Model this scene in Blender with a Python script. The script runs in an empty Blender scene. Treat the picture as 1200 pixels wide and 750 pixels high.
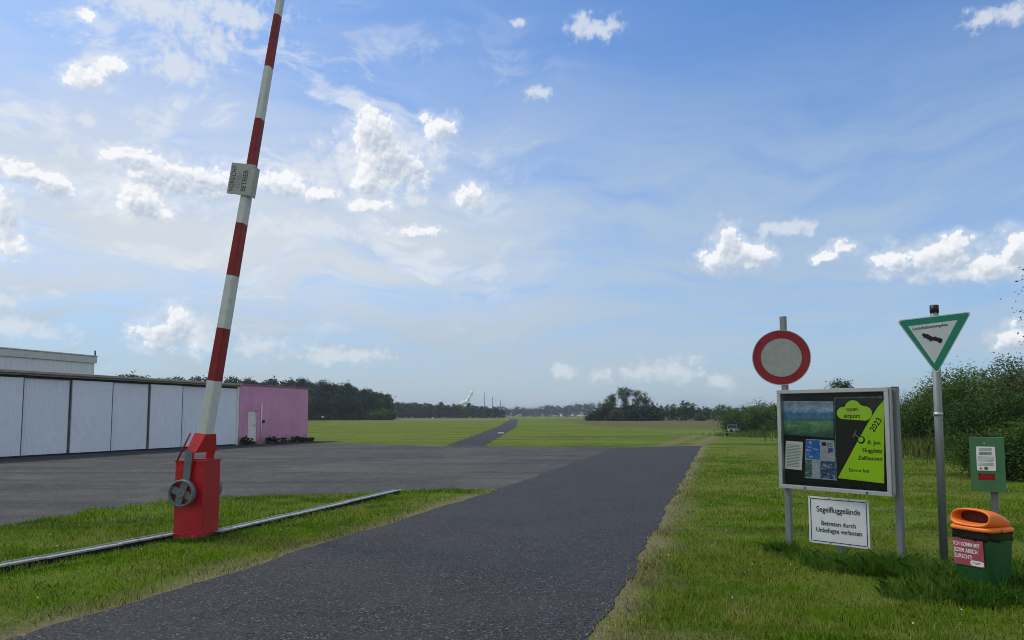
import bpy, bmesh, math, random
import numpy as np
from mathutils import Vector, Matrix
random.seed(7); RNG = np.random.default_rng(7)
S = bpy.context.scene
COL = S.collection
rad = math.radians
pi = math.pi

# ------------------------------------------------------------------ camera facts (photograph 1200 px wide)
F = 867.0; CX = 600.0; CY = 419.0; PITCH = math.atan(68/867.0); EYE = 1.5
def ray(px, py):
    xu = (px-CX)/F; yu = (CY-py)/F
    c, s = math.cos(PITCH), math.sin(PITCH)
    return (xu, c-yu*s, s+yu*c)
def G(px, py, z=0.0):                      # point on the ground
    r = ray(px, py); t = (z-EYE)/r[2]
    return (r[0]*t, r[1]*t)
def D(px, py, d):                          # point at forward distance d
    r = ray(px, py); t = d/r[1]
    return (r[0]*t, d, EYE+r[2]*t)
def sstep(a, b, x):
    t = np.clip((np.asarray(x, float)-a)/(b-a), 0, 1); return t*t*(3-2*t)
def gz(x, y):                              # lie of the land: a shallow dip on the right, far off
    return -1.0*sstep(9, 24, x)*sstep(42, 88, y)*(1-sstep(125, 200, y))

# ------------------------------------------------------------------ tagging
def tag(o, label=None, cat=None, group=None, kind=None):
    if label: o['label'] = label
    if cat: o['category'] = cat
    if group: o['group'] = group
    if kind: o['kind'] = kind
    return o
def thing(name, label, cat, loc=(0, 0, 0), rotz=0, group=None):
    o = bpy.data.objects.new(name, None); COL.objects.link(o)
    o.location = loc; o.rotation_euler = (0, 0, rotz); o.empty_display_size = .2
    return tag(o, label, cat, group)
def copy_tree(o, parent=None):
    c = o.copy(); COL.objects.link(c); c.parent = parent
    for ch in list(o.children): copy_tree(ch, c)
    return c

# ------------------------------------------------------------------ materials
def lin(c):
    return tuple(((v/255)/12.92 if v/255 <= .04045 else ((v/255+.055)/1.055)**2.4) for v in c)
def new_mat(name):
    m = bpy.data.materials.new(name); m.use_nodes = True
    nt = m.node_tree; b = nt.nodes['Principled BSDF']
    return m, nt, b
class NT:
    def __init__(s, nt): s.t = nt; s.n = nt.nodes; s.l = nt.links
    def node(s, ty, **kw):
        n = s.n.new(ty)
        for k, v in kw.items():
            if k.startswith('i_'):
                n.inputs[int(k[2:]) if k[2:].isdigit() else k[2:].replace('_', ' ')].default_value = v
            else: setattr(n, k, v)
        return n
    def L(s, a, b): s.l.new(a, b)
    def val(s, x, sock):
        if isinstance(x, (int, float)): sock.default_value = x
        elif isinstance(x, tuple): sock.default_value = x
        else: s.l.new(x, sock)
    def math(s, op, a, b=None, c=None, clamp=False):
        n = s.n.new('ShaderNodeMath'); n.operation = op; n.use_clamp = clamp
        s.val(a, n.inputs[0])
        if b is not None: s.val(b, n.inputs[1])
        if c is not None: s.val(c, n.inputs[2])
        return n.outputs[0]
    def vmath(s, op, a, b=None, c=None):
        n = s.n.new('ShaderNodeVectorMath'); n.operation = op
        s.val(a, n.inputs[0])
        if b is not None: s.val(b, n.inputs[1])
        if c is not None: s.val(c, n.inputs[2])
        return n.outputs['Value'] if op in ('LENGTH', 'DOT_PRODUCT', 'DISTANCE') else n.outputs[0]
    def noise(s, vec, scale, detail=3, rough=.5, dist=0, out=0):
        n = s.n.new('ShaderNodeTexNoise'); n.inputs['Scale'].default_value = scale
        n.inputs['Detail'].default_value = detail; n.inputs['Roughness'].default_value = rough
        n.inputs['Distortion'].default_value = dist
        if vec is not None: s.l.new(vec, n.inputs['Vector'])
        return n.outputs[out]
    def map(s, vec, scale=(1, 1, 1), rot=(0, 0, 0), loc=(0, 0, 0)):
        n = s.n.new('ShaderNodeMapping'); n.inputs['Scale'].default_value = scale
        n.inputs['Rotation'].default_value = rot; n.inputs['Location'].default_value = loc
        s.l.new(vec, n.inputs['Vector']); return n.outputs[0]
    def smooth(s, x, a, b, o0=0, o1=1):
        n = s.n.new('ShaderNodeMapRange'); n.interpolation_type = 'SMOOTHSTEP'
        s.val(x, n.inputs[0]); n.inputs[1].default_value = a; n.inputs[2].default_value = b
        n.inputs[3].default_value = o0; n.inputs[4].default_value = o1
        return n.outputs[0]
    def mix(s, f, a, b, blend='MIX'):
        n = s.n.new('ShaderNodeMix'); n.data_type = 'RGBA'; n.blend_type = blend
        s.val(f, n.inputs[0])
        for x, k in ((a, 6), (b, 7)):
            if isinstance(x, tuple): n.inputs[k].default_value = (*x[:3], 1)
            else: s.l.new(x, n.inputs[k])
        return n.outputs[2]
    def bump(s, h, strength=.5, dist=.01):
        n = s.n.new('ShaderNodeBump'); n.inputs['Strength'].default_value = strength
        n.inputs['Distance'].default_value = dist; s.l.new(h, n.inputs['Height']); return n.outputs[0]
    def obj(s): return s.n.new('ShaderNodeTexCoord').outputs['Object']
    def pos(s): return s.n.new('ShaderNodeNewGeometry').outputs['Position']

def painted(name, col, rough=.5, metal=0, dirt=.35, dirtcol=None, scale=6, spec=.4, fade=.12, bump=.15, streak=False):
    """worn paint / metal / plastic: base colour with blotches, streaks and grime"""
    m, nt, b = new_mat(name); k = NT(nt); o = k.obj()
    c = lin(col); dc = lin(dirtcol) if dirtcol else tuple(v*.45 for v in c)
    n1 = k.noise(o, scale, 5, .6); n2 = k.noise(k.map(o, (scale*3, scale*3, scale*.35) if streak else (scale*2.3,)*3, loc=(3, 1, 7)), 1, 6, .65)
    f = k.smooth(k.math('MULTIPLY', n1, n2), .24, .42)
    light = tuple(min(1, v*(1+fade)+fade*.05) for v in c)
    base = k.mix(k.smooth(n1, .35, .7), c, light)
    k.L(k.mix(k.math('MULTIPLY', f, dirt), base, dc), b.inputs['Base Color'])
    k.L(k.math('MULTIPLY_ADD', n2, .3, rough-.15), b.inputs['Roughness'])
    b.inputs['Metallic'].default_value = metal; b.inputs['Specular IOR Level'].default_value = spec
    k.L(k.bump(k.noise(o, scale*14, 3, .6), bump, .003), b.inputs['Normal'])
    return m

M = {}
M['red'] = painted('red_paint', (172, 12, 28), .5, dirt=.6, dirtcol=(92, 24, 24), scale=5, streak=True, spec=.35)
M['boomred'] = painted('boom_red', (132, 22, 26), .55, dirt=.6, dirtcol=(80, 28, 24), scale=4)
M['boomwhite'] = painted('boom_white', (196, 202, 200), .55, dirt=.35, dirtcol=(120, 125, 112), scale=4)
M['galv'] = painted('galvanised_steel', (122, 128, 133), .55, metal=.35, dirt=.5, dirtcol=(92, 98, 102), scale=9, streak=True)
M['iron'] = painted('grey_cast_iron', (104, 116, 120), .6, metal=.3, dirt=.6, dirtcol=(52, 62, 64), scale=12)
M['darkpost'] = painted('dark_steel', (88, 100, 100), .6, metal=.3, dirt=.5, scale=9, streak=True)
M['alu'] = painted('aluminium', (176, 182, 184), .42, metal=.55, dirt=.35, dirtcol=(120, 124, 122), scale=7, streak=True)
M['white'] = painted('white_enamel', (206, 212, 216), .4, dirt=.25, dirtcol=(150, 155, 150), scale=5)
M['paper'] = painted('paper', (226, 230, 228), .8, dirt=.15, scale=8, bump=.05)
M['greysign'] = painted('faded_grey_sign', (160, 166, 162), .6, dirt=.5, dirtcol=(120, 124, 118), scale=9, fade=.2)
M['ring'] = painted('sign_red', (140, 16, 38), .45, dirt=.25, scale=6, fade=.2)
M['signgreen'] = painted('sign_green', (10, 132, 108), .45, dirt=.35, dirtcol=(5, 96, 82), scale=9, fade=.15)
M['black'] = painted('black_print', (22, 23, 25), .6, dirt=.1, scale=8)
M['fadedprint'] = painted('faded_print', (58, 62, 62), .7, dirt=.2, scale=30)
M['paleprint'] = painted('pale_print', (128, 134, 132), .7, dirt=.2, scale=30)
M['blueprint'] = painted('blue_line', (30, 42, 78), .6, dirt=.1)
M['cap'] = painted('black_cap', (24, 25, 26), .5, dirt=.2)
M['lime'] = painted('lime_print', (186, 240, 20), .5, dirt=.15, dirtcol=(120, 180, 30), scale=3, fade=.05, bump=.05)
M['night'] = painted('dark_poster', (8, 13, 16), .45, dirt=.2, scale=3)
M['felt'] = painted('dark_backing', (12, 26, 28), .85, dirt=.3, scale=6)
M['binbody'] = painted('green_plastic', (22, 78, 40), .55, dirt=.35, dirtcol=(14, 48, 28), scale=4, streak=True)
M['boxgreen'] = painted('green_paint', (62, 112, 74), .5, dirt=.3, dirtcol=(44, 84, 58), scale=5, streak=True)
M['orange'] = painted('orange_plastic', (226, 116, 36), .45, dirt=.4, dirtcol=(168, 92, 36), scale=6)
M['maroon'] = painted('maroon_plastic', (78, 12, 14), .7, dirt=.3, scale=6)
M['bag'] = painted('black_bag', (14, 15, 17), .3, dirt=.1, scale=10, spec=.6)
M['sticker'] = painted('pink_sticker', (150, 66, 82), .5, dirt=.4, dirtcol=(140, 70, 82), scale=10)
M['stickerwhite'] = painted('sticker_white', (214, 216, 218), .5, dirt=.1)
M['redbags'] = painted('red_bags', (170, 14, 20), .4, dirt=.6, dirtcol=(50, 4, 6), scale=60)
M['bark'] = painted('bark', (92, 82, 68), .9, dirt=.6, scale=4, bump=.6)
M['glassdark'] = painted('dark_glass', (34, 46, 48), .15, dirt=.1, spec=.7)
M['tyre'] = painted('tyre_rubber', (20, 20, 21), .85, dirt=.2)
M['jeep'] = painted('pale_green_paint', (110, 136, 120), .5, dirt=.3, scale=3)
M['roofedge'] = painted('roof_edge', (150, 146, 134), .6, dirt=.6, dirtcol=(96, 92, 82), scale=2)
M['shadowgap'] = painted('dark_gap', (26, 28, 30), .8, dirt=.2)
M['pinkdoor'] = painted('white_door', (214, 214, 214), .5, dirt=.3, dirtcol=(160, 158, 160), scale=3)
M['pinkedge'] = painted('pink_edge', (140, 92, 118), .7, dirt=.4)
M['steel'] = painted('mast_steel', (120, 126, 134), .6, dirt=.2)

def red_worn():
    m, nt, b = new_mat('worn_red_housing'); k = NT(nt); o = k.obj(); c = lin((176, 12, 28))
    n1 = k.noise(o, 4, 5, .6); st = k.noise(k.map(o, (22, 22, 1.6)), 1, 5, .7); z = k.node('ShaderNodeSeparateXYZ'); k.L(o, z.inputs[0])
    base = k.mix(k.smooth(n1, .35, .7), tuple(v*.85 for v in c), tuple(v*1.15 for v in c)); base = k.mix(k.smooth(st, .52, .75, 0, .4), base, lin((110, 34, 34)))
    chip = k.smooth(k.math('ADD', k.noise(o, 34, 5, .75), k.math('MULTIPLY', k.smooth(z.outputs[2], .30, .0), .14)), .70, .73, 0, .8)
    base = k.mix(chip, base, lin((190, 150, 140))); low = k.smooth(k.math('ADD', z.outputs[2], k.math('MULTIPLY', k.noise(o, 14, 4, .6), .12)), .14, .05, 0, .6)
    base = k.mix(low, base, lin((96, 70, 48))); k.L(base, b.inputs['Base Color']); k.L(k.math('MULTIPLY_ADD', n1, .35, .32), b.inputs['Roughness'])
    k.L(k.bump(k.math('ADD', k.noise(o, 3, 2), k.math('MULTIPLY', k.noise(o, 60, 3), .1)), .25, .01), b.inputs['Normal']); return m
M['redbase'] = red_worn()
# corrugated hangar doors
def corrugated(name, col, pitch, axis='X'):
    m, nt, b = new_mat(name); k = NT(nt); o = k.obj()
    w = k.node('ShaderNodeTexWave', wave_type='BANDS', bands_direction=axis, i_Scale=1/pitch/ (2*pi) * 3.14159*.999)
    k.L(o, w.inputs[0]); c = lin(col)
    st = k.noise(k.map(o, (5, 5, .6)), 1, 5, .65)
    base = k.mix(k.smooth(st, .35, .75), tuple(v*1.02 for v in c), tuple(v*.92 for v in c))
    k.L(base, b.inputs['Base Color']); b.inputs['Roughness'].default_value = .5
    k.L(k.bump(w.outputs[1], .9, .02), b.inputs['Normal']); return m
M['door'] = painted('door_white', (216, 226, 240), .5, dirt=.12, scale=.9, fade=.05, bump=.03)
M['shed'] = corrugated('pale_cladding', (205, 214, 222), .3)
def render_wall():
    m, nt, b = new_mat('pink_render'); k = NT(nt); o = k.obj()
    big = k.noise(o, .7, 5, .6); c = lin((206, 150, 184))
    base = k.mix(k.smooth(big, .35, .7), c, tuple(v*.84 for v in c))
    z = k.node('ShaderNodeSeparateXYZ'); k.L(o, z.inputs[0])
    drt = k.smooth(k.math('ADD', z.outputs[2], k.math('MULTIPLY', k.noise(o, 3, 4, .6), .7)), .35, .9, .55, 0)
    st = k.smooth(k.noise(k.map(o, (5, 5, .35)), 1, 4, .6), .56, .8, 0, .35)
    base = k.mix(st, base, lin((120, 84, 104))); base = k.mix(drt, base, lin((98, 78, 84)))
    k.L(base, b.inputs['Base Color']); b.inputs['Roughness'].default_value = .9
    k.L(k.bump(k.noise(o, 30, 4, .6), .4, .01), b.inputs['Normal']); return m
M['pink'] = render_wall()

# road edges as world lines, used by the ground shader, the sheets and the grass
R0, R1 = G(700, 745), G(822, 524)
L0, L1 = G(60, 737), G(590, 572)
def line_n(a, b):
    t = np.array(b)-np.array(a); t /= np.linalg.norm(t); n = np.array([t[1], -t[0]]); return n, float(n @ np.array(a))
NR, CR = line_n(R0, R1); NL, CL = line_n(L0, L1)

def grass_nodes(k, blades=False):
    p = k.pos()
    big = k.noise(p, .35, 5, .6); mid = k.noise(k.map(p, loc=(9, 4, 0)), 1.6, 6, .65); fine = k.noise(p, 26, 5, .75)
    far = k.noise(k.map(p, (.03, .22, 1), rot=(0, 0, rad(5))), 1, 7, .72)
    g = k.mix(k.smooth(big, .35, .65), (.056, .128, .006), (.112, .210, .012))
    g = k.mix(k.smooth(mid, .40, .72), g, (.21, .24, .055))
    g = k.mix(k.smooth(far, .45, .60, 0, .8), g, (.185, .215, .045))
    g = k.mix(k.smooth(far, .47, .36, 0, .8), g, (.055, .095, .016))
    dry = k.smooth(k.noise(k.map(p, (.9, .9, 1), loc=(2, 31, 0)), 1, 6, .7),   .50, .70, 0, .55)
    g = k.mix(dry, g, (.25, .22, .10))
    # mown swaths across the right-hand meadow
    sw = k.noise(k.map(p, (.25, 1.6, 1), rot=(0, 0, rad(-14))), 1, 5, .7)
    g = k.mix(k.smooth(sw, .48, .64, 0, .5), g, (.20, .21, .07))
    if not blades:
        g = k.mix(.75, g, k.mix(k.smooth(fine, .3, .7), (.3, .3, .3), (1.25, 1.25, 1.2)), 'MULTIPLY')
    x = k.node('ShaderNodeSeparateXYZ'); k.L(p, x.inputs[0]); X, Y = x.outputs[0], x.outputs[1]
    dR = k.math('SUBTRACT', k.math('MULTIPLY_ADD', X, float(NR[0]), k.math('MULTIPLY', Y, float(NR[1]))), CR)
    dL = k.math('SUBTRACT', CL, k.math('MULTIPLY_ADD', X, float(NL[0]), k.math('MULTIPLY', Y, float(NL[1]))))
    dR = k.math('ABSOLUTE', dR); dL = k.math('ABSOLUTE', dL)
    wob = k.math('MULTIPLY', k.math('SUBTRACT', mid, .5), 1.5)
    edge = k.math('MAXIMUM', k.smooth(k.math('ADD', dR, wob), .5, .0), k.math('MULTIPLY', k.smooth(k.math('ADD', dL, wob), .55, .0), 1))
    near = k.smooth(Y, 34, 38, 1, 0)
    inside = k.math('MULTIPLY', k.math('MULTIPLY', edge, near), .8)
    g = k.mix(inside, g, k.mix(k.smooth(fine, .3, .7), (.15, .12, .065), (.31, .27, .17)))
    # worn track beyond the end of the road
    wv = k.math('MULTIPLY', k.math('SUBTRACT', k.noise(k.map(p, (.05, .05, 1)), 1, 4), .5), 14)
    cm = k.math('MULTIPLY', k.math('MULTIPLY', k.smooth(k.math('ADD', Y, k.math('ADD', wv, k.math('MULTIPLY', X, .62))), 158, 162), k.smooth(Y, 330, 300)), k.smooth(k.math('ADD', X, wv), 12, 18))
    g = k.mix(cm, g, k.mix(big, (.085, .085, .035), (.145, .135, .065)))
    a, b2 = G(802, 520), G(838, 506)
    n, c = line_n(a, b2)
    dt = k.math('ABSOLUTE', k.math('SUBTRACT', k.math('ABSOLUTE', k.math('SUBTRACT', k.math('MULTIPLY_ADD', X, float(n[0]), k.math('MULTIPLY', Y, float(n[1]))), c)), .75))
    tr = k.math('MULTIPLY', k.smooth(k.math('ADD', dt, k.math('MULTIPLY', k.math('SUBTRACT', mid, .5), 2.2)), .7, .1),
                k.math('MULTIPLY', k.smooth(Y, 30, 40), k.smooth(Y, 85, 60)))
    g = k.mix(k.math('MULTIPLY', tr, .8), g, (.19, .165, .10))
    return g, fine, mid

def mat_ground():
    m, nt, b = new_mat('grass_ground'); k = NT(nt); g, fine, mid = grass_nodes(k)
    k.L(g, b.inputs['Base Color']); b.inputs['Roughness'].default_value = .95; b.inputs['Specular IOR Level'].default_value = .03
    k.L(k.bump(k.math('ADD', fine, k.math('MULTIPLY', mid, 1.2)), .8, .06), b.inputs['Normal']); return m
M['ground'] = mat_ground()
def leafy(name, cols, pos_scale=.6, trans=.3, use_grass=False, attr=True):
    m, nt, b = new_mat(name); k = NT(nt)
    if use_grass: base, _, _ = grass_nodes(k, True)
    else:
        n = k.noise(k.obj(), pos_scale, 3, .6)
        base = k.mix(k.smooth(n, .35, .65), cols[0], cols[1])
    at = k.node('ShaderNodeAttribute', attribute_name='rnd')
    v = k.math('MULTIPLY_ADD', at.outputs['Fac'], 1.3 if use_grass else 1.0, .80 if use_grass else .55)
    hs = k.node('ShaderNodeHueSaturation'); k.L(base, hs.inputs['Color']); k.L(v, hs.inputs['Value'])
    hs.inputs['Saturation'].default_value = 1.08 if use_grass else 1.05
    k.L(k.math('MULTIPLY_ADD', at.outputs['Fac'], .05, .475), hs.inputs['Hue'])
    col = hs.outputs[0]
    if use_grass:
        col = k.mix(k.smooth(at.outputs['Fac'], .93, .95, 0, .7), col, (.42, .37, .19))
        col = k.mix(k.smooth(at.outputs['Fac'], .16, .12, 0, .6), col, (.030, .055, .006))
    k.L(col, b.inputs['Base Color']); b.inputs['Roughness'].default_value = .6; b.inputs['Specular IOR Level'].default_value = .04 if use_grass else .12
    t = k.node('ShaderNodeBsdfTranslucent'); k.L(k.mix(.5, col, (.6, .9, .1), 'MULTIPLY'), t.inputs[0])
    ms = k.node('ShaderNodeMixShader'); ms.inputs[0].default_value = trans
    out = nt.nodes['Material Output']; k.L(b.outputs[0], ms.inputs[1]); k.L(t.outputs[0], ms.inputs[2]); k.L(ms.outputs[0], out.inputs[0])
    return m
M['blade'] = leafy('grass_blades', None, use_grass=True, trans=.35)
M['weed'] = leafy('weed_blades', ((.062, .140, .020), (.130, .215, .040)), 1.2, .3)
M['tallgrass'] = leafy('tall_grass', ((.06, .11, .02), (.15, .17, .055)), .5, .3)
M['leaf_dark'] = leafy('leaf_dark', ((.030, .066, .014), (.064, .115, .024)), .5, .25)
M['leaf_mid'] = leafy('leaf_mid', ((.044, .092, .018), (.096, .158, .034)), .6, .3)
M['leaf_olive'] = leafy('leaf_olive', ((.062, .088, .032), (.112, .138, .055)), .6, .25)
M['needle'] = leafy('pine_needles', ((.012, .030, .014), (.026, .052, .022)), .25, .1)

def mat_road():
    m, nt, b = new_mat('asphalt_road'); k = NT(nt); p = k.pos()
    v = k.node('ShaderNodeTexVoronoi', i_Scale=82.0); k.L(p, v.inputs[0])
    rnd = k.node('ShaderNodeSeparateColor'); k.L(v.outputs['Color'], rnd.inputs[0])
    base = k.mix(k.math('POWER', rnd.outputs[0], 2.2), (.004, .004, .0045), (.078, .078, .083))
    base = k.mix(k.smooth(rnd.outputs[1], .975, .985), base, (.20, .20, .20))
    v2 = k.node('ShaderNodeTexVoronoi', i_Scale=26.0); k.L(p, v2.inputs[0])
    r2 = k.node('ShaderNodeSeparateColor'); k.L(v2.outputs['Color'], r2.inputs[0])
    spots = k.math('MULTIPLY', k.smooth(r2.outputs[0], .984, .99), k.smooth(v2.outputs['Distance'], .32, .2))
    base = k.mix(spots, base, (.20, .19, .17))
    big = k.noise(p, .8, 6, .65); base = k.mix(k.smooth(big, .35, .7, 0, .45), base, (.050, .049, .050))
    ln = k.noise(k.map(p, (3.2, .25, 1), rot=(0, 0, rad(16))), 1, 4, .6); base = k.mix(k.smooth(ln, .5, .75, 0, .3), base, (.03, .03, .035))
    dirt = k.smooth(k.noise(p, 2.6, 7, .75), .62, .8, 0, .4); base = k.mix(dirt, base, (.13, .115, .085))
    k.L(base, b.inputs['Base Color']); b.inputs['Roughness'].default_value = .82; b.inputs['Specular IOR Level'].default_value = .3
    k.L(k.bump(v.outputs['Distance'], .8, .006), b.inputs['Normal']); return m
M['road'] = mat_road()
def mat_apron(name, c0, c1, dirtc, seed):
    m, nt, b = new_mat(name); k = NT(nt); p = k.map(k.pos(), loc=(seed, seed*2, 0))
    v = k.node('ShaderNodeTexVoronoi', i_Scale=60.0); k.L(p, v.inputs[0])
    rnd = k.node('ShaderNodeSeparateColor'); k.L(v.outputs['Color'], rnd.inputs[0])
    big = k.noise(p, .25, 6, .65); st = k.noise(k.map(p, (.12, .9, 1), rot=(0, 0, rad(8))), 1, 6, .7)
    base = k.mix(k.smooth(big, .35, .68), c0, c1)
    base = k.mix(k.smooth(st, .46, .62, 0, .75), base, tuple(v*.62 for v in c0))
    base = k.mix(k.smooth(k.noise(p, 1.7, 8, .75), .50, .72, 0, .75), base, dirtc)
    base = k.mix(.6, base, k.mix(k.math('POWER', rnd.outputs[0], 2.5), (.5, .5, .5), (2.6, 2.6, 2.5)), 'MULTIPLY')
    cr = k.node('ShaderNodeTexVoronoi', feature='DISTANCE_TO_EDGE', i_Scale=.45)
    k.L(k.vmath('ADD', p, k.vmath('MULTIPLY', k.noise(p, 1.5, 5, .7, out=1), (.9, .9, 0))), cr.inputs[0])
    base = k.mix(k.smooth(cr.outputs[0], .012, .004, 0, .6), base, (.035, .034, .032))
    k.L(base, b.inputs['Base Color']); b.inputs['Roughness'].default_value = .88; b.inputs['Specular IOR Level'].default_value = .25
    k.L(k.bump(v.outputs['Distance'], .6, .006), b.inputs['Normal']); return m
M['apron'] = mat_apron('old_asphalt', (.050, .049, .046), (.084, .080, .073), (.135, .124, .102), 3)
M['strip'] = mat_apron('dark_asphalt', (.030, .031, .035), (.044, .044, .048), (.07, .066, .06), 8)
def mat_crop(name, a, bcol):
    m, nt, b = new_mat(name); k = NT(nt); p = k.pos()
    n = k.noise(k.map(p, (.01, .12, 1)), 1, 5, .6); n2 = k.noise(p, 1.2, 5, .7)
    base = k.mix(k.smooth(n, .35, .65), a, bcol); base = k.mix(k.smooth(n2, .3, .7, 0, .5), base, tuple(v*.6 for v in a))
    k.L(base, b.inputs['Base Color']); b.inputs['Roughness'].default_value = .95
    k.L(k.bump(n2, 1, .2), b.inputs['Normal']); return m
M['crop'] = mat_crop('crop_soil', (.115, .105, .050), (.150, .140, .075))

# ------------------------------------------------------------------ mesh helpers
def link(name, verts, faces, mat, parent=None, smooth=False, attrs=None, midx=None, uvs=None):
    me = bpy.data.meshes.new(name); me.from_pydata([tuple(v) for v in verts], [], faces)
    mats = mat if isinstance(mat, (list, tuple)) else [mat]
    for m_ in mats: me.materials.append(m_)
    if midx is not None: me.polygons.foreach_set('material_index', midx)
    if smooth: me.polygons.foreach_set('use_smooth', [True]*len(me.polygons))
    me.update(); o = bpy.data.objects.new(name, me); COL.objects.link(o); o.parent = parent
    return o
class MB:
    """collects shapes into one mesh"""
    def __init__(s): s.bm = bmesh.new(); s.mi = 0
    def _add(s, verts, faces, sm=False):
        vs = [s.bm.verts.new(v) for v in verts]; out = []
        for f in faces:
            try:
                ff = s.bm.faces.new([vs[i] for i in f]); ff.material_index = s.mi; ff.smooth = sm; out.append(ff)
            except ValueError: pass
        return vs, out
    def box(s, x0, x1, y0, y1, z0, z1, bev=0, mat=None):
        v = [(x, y, z) for z in (z0, z1) for y in (y0, y1) for x in (x0, x1)]
        if mat is not None: v = [mat @ Vector(q) for q in v]
        f = [(0, 2, 3, 1), (4, 5, 7, 6), (0, 1, 5, 4), (2, 6, 7, 3), (0, 4, 6, 2), (1, 3, 7, 5)]
        vs, fs = s._add(v, f)
        if bev: 
            es = list({e for q in fs for e in q.edges})
            r = bmesh.ops.bevel(s.bm, geom=es, offset=bev, segments=2, affect='EDGES', profile=.6)
            for q in r['faces']: q.material_index = s.mi
        return s
    def loft(s, rings, cap0=True, cap1=True, sm=True, closed=True):
        n = len(rings[0]); verts = [p for r in rings for p in r]; f = []
        for i in range(len(rings)-1):
            for j in range(n if closed else n-1):
                a = i*n+j; b = i*n+(j+1) % n; f.append((a, b, b+n, a+n))
        if cap0: f.append(tuple(reversed(range(n))))
        if cap1: f.append(tuple(range((len(rings)-1)*n, len(rings)*n)))
        vs, fs = s._add(verts, f, sm)
        for q in fs[-(int(cap0)+int(cap1)):] if (cap0 or cap1) else []: q.smooth = False
        return s
    def tube(s, pts, r, n=10, sm=True):
        pts = [Vector(p) for p in pts]; rs = r if isinstance(r, (list, tuple)) else [r]*len(pts); rings = []
        for i, p in enumerate(pts):
            t = (pts[min(i+1, len(pts)-1)]-pts[max(i-1, 0)]).normalized()
            a = t.orthogonal().normalized() if i == 0 else (A - t*A.dot(t)).normalized(); A = a; b = t.cross(a)
            rings.append([p+(a*math.cos(2*pi*j/n)+b*math.sin(2*pi*j/n))*rs[i] for j in range(n)])
        return s.loft(rings, sm=sm)
    def prism(s, pts, axis, a, b, sm=False):      # polygon pts (u,v) extruded along axis ('X','Y','Z') from a to b
        def P(u, v, w): return {'X': (w, u, v), 'Y': (u, w, v), 'Z': (u, v, w)}[axis]
        n = len(pts); v = [P(u, w_, a) for u, w_ in pts]+[P(u, w_, b) for u, w_ in pts]
        f = [tuple(range(n)), tuple(reversed(range(n, 2*n)))]+[(i, i+n, (i+1) % n+n, (i+1) % n) for i in range(n)]
        s._add(v, f, sm); return s
    def ringplate(s, outer, inner, y0, y1):       # plate with a hole, in XZ, thickness in Y
        n = len(outer); v = []
        for y in (y0, y1):
            v += [(u, y, w) for u, w in outer]+[(u, y, w) for u, w in inner]
        f = []
        for j in range(n):
            k_ = (j+1) % n
            f += [(j, k_, n+k_, n+j), (2*n+j, 3*n+j, 3*n+k_, 2*n+k_), (j, 2*n+j, 2*n+k_, k_), (n+j, n+k_, 3*n+k_, 3*n+j)]
        s._add(v, f); return s
    def build(s, name, mat, parent=None, loc=None, rot=None):
        bmesh.ops.recalc_face_normals(s.bm, faces=s.bm.faces)
        me = bpy.data.meshes.new(name); s.bm.to_mesh(me); s.bm.free()
        for m_ in (mat if isinstance(mat, (list, tuple)) else [mat]): me.materials.append(m_)
        o = bpy.data.objects.new(name, me); COL.objects.link(o); o.parent = parent
        if loc: o.location = loc
        if rot: o.rotation_euler = rot
        return o
def ell(rx, rz, cx=0, cz=0, n=40, e=2.0, a0=0):
    out = []
    for j in range(n):
        a = 2*pi*j/n+a0; c, s_ = math.cos(a), math.sin(a)
        out.append((cx+rx*abs(c)**(2/e)*(1 if c >= 0 else -1), cz+rz*abs(s_)**(2/e)*(1 if s_ >= 0 else -1)))
    return out
def text(name, body, size, parent, loc, mat, rot=(pi/2, 0, 0), align='LEFT', bold=0, sx=1.0, spacing=1.0, line=1.0):
    cu = bpy.data.curves.new(name, 'FONT'); cu.body = body; cu.size = size; cu.align_x = align
    cu.extrude = .0006; cu.offset = bold; cu.space_character = spacing; cu.space_line = line; cu.resolution_u = 4
    tmp = bpy.data.objects.new(name, cu); COL.objects.link(tmp)
    dg = bpy.context.evaluated_depsgraph_get(); dg.update()
    me = bpy.data.meshes.new_from_object(tmp.evaluated_get(dg)); me.name = name
    bpy.data.objects.remove(tmp); me.materials.clear(); me.materials.append(mat)
    o = bpy.data.objects.new(name, me); COL.objects.link(o); o.parent = parent
    o.location = loc; o.rotation_euler = rot; o.scale = (sx, 1, 1); return o

# ------------------------------------------------------------------ ground, roads
def ramp(a, b, n): return list(np.linspace(a, b, n))
xs = ramp(-3000, -60, 8)[:-1]+ramp(-60, 80, 71)+ramp(80, 3000, 8)[1:]
ys = ramp(-400, -20, 4)[:-1]+ramp(-20, 220, 121)+ramp(220, 4500, 14)[1:]
V = [(x, y, float(gz(x, y))) for y in ys for x in xs]; nx = len(xs)
Fc = [(j*nx+i, j*nx+i+1, (j+1)*nx+i+1, (j+1)*nx+i) for j in range(len(ys)-1) for i in range(nx-1)]
tag(link('ground', V, Fc, M['ground'], smooth=True), kind='structure')

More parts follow.
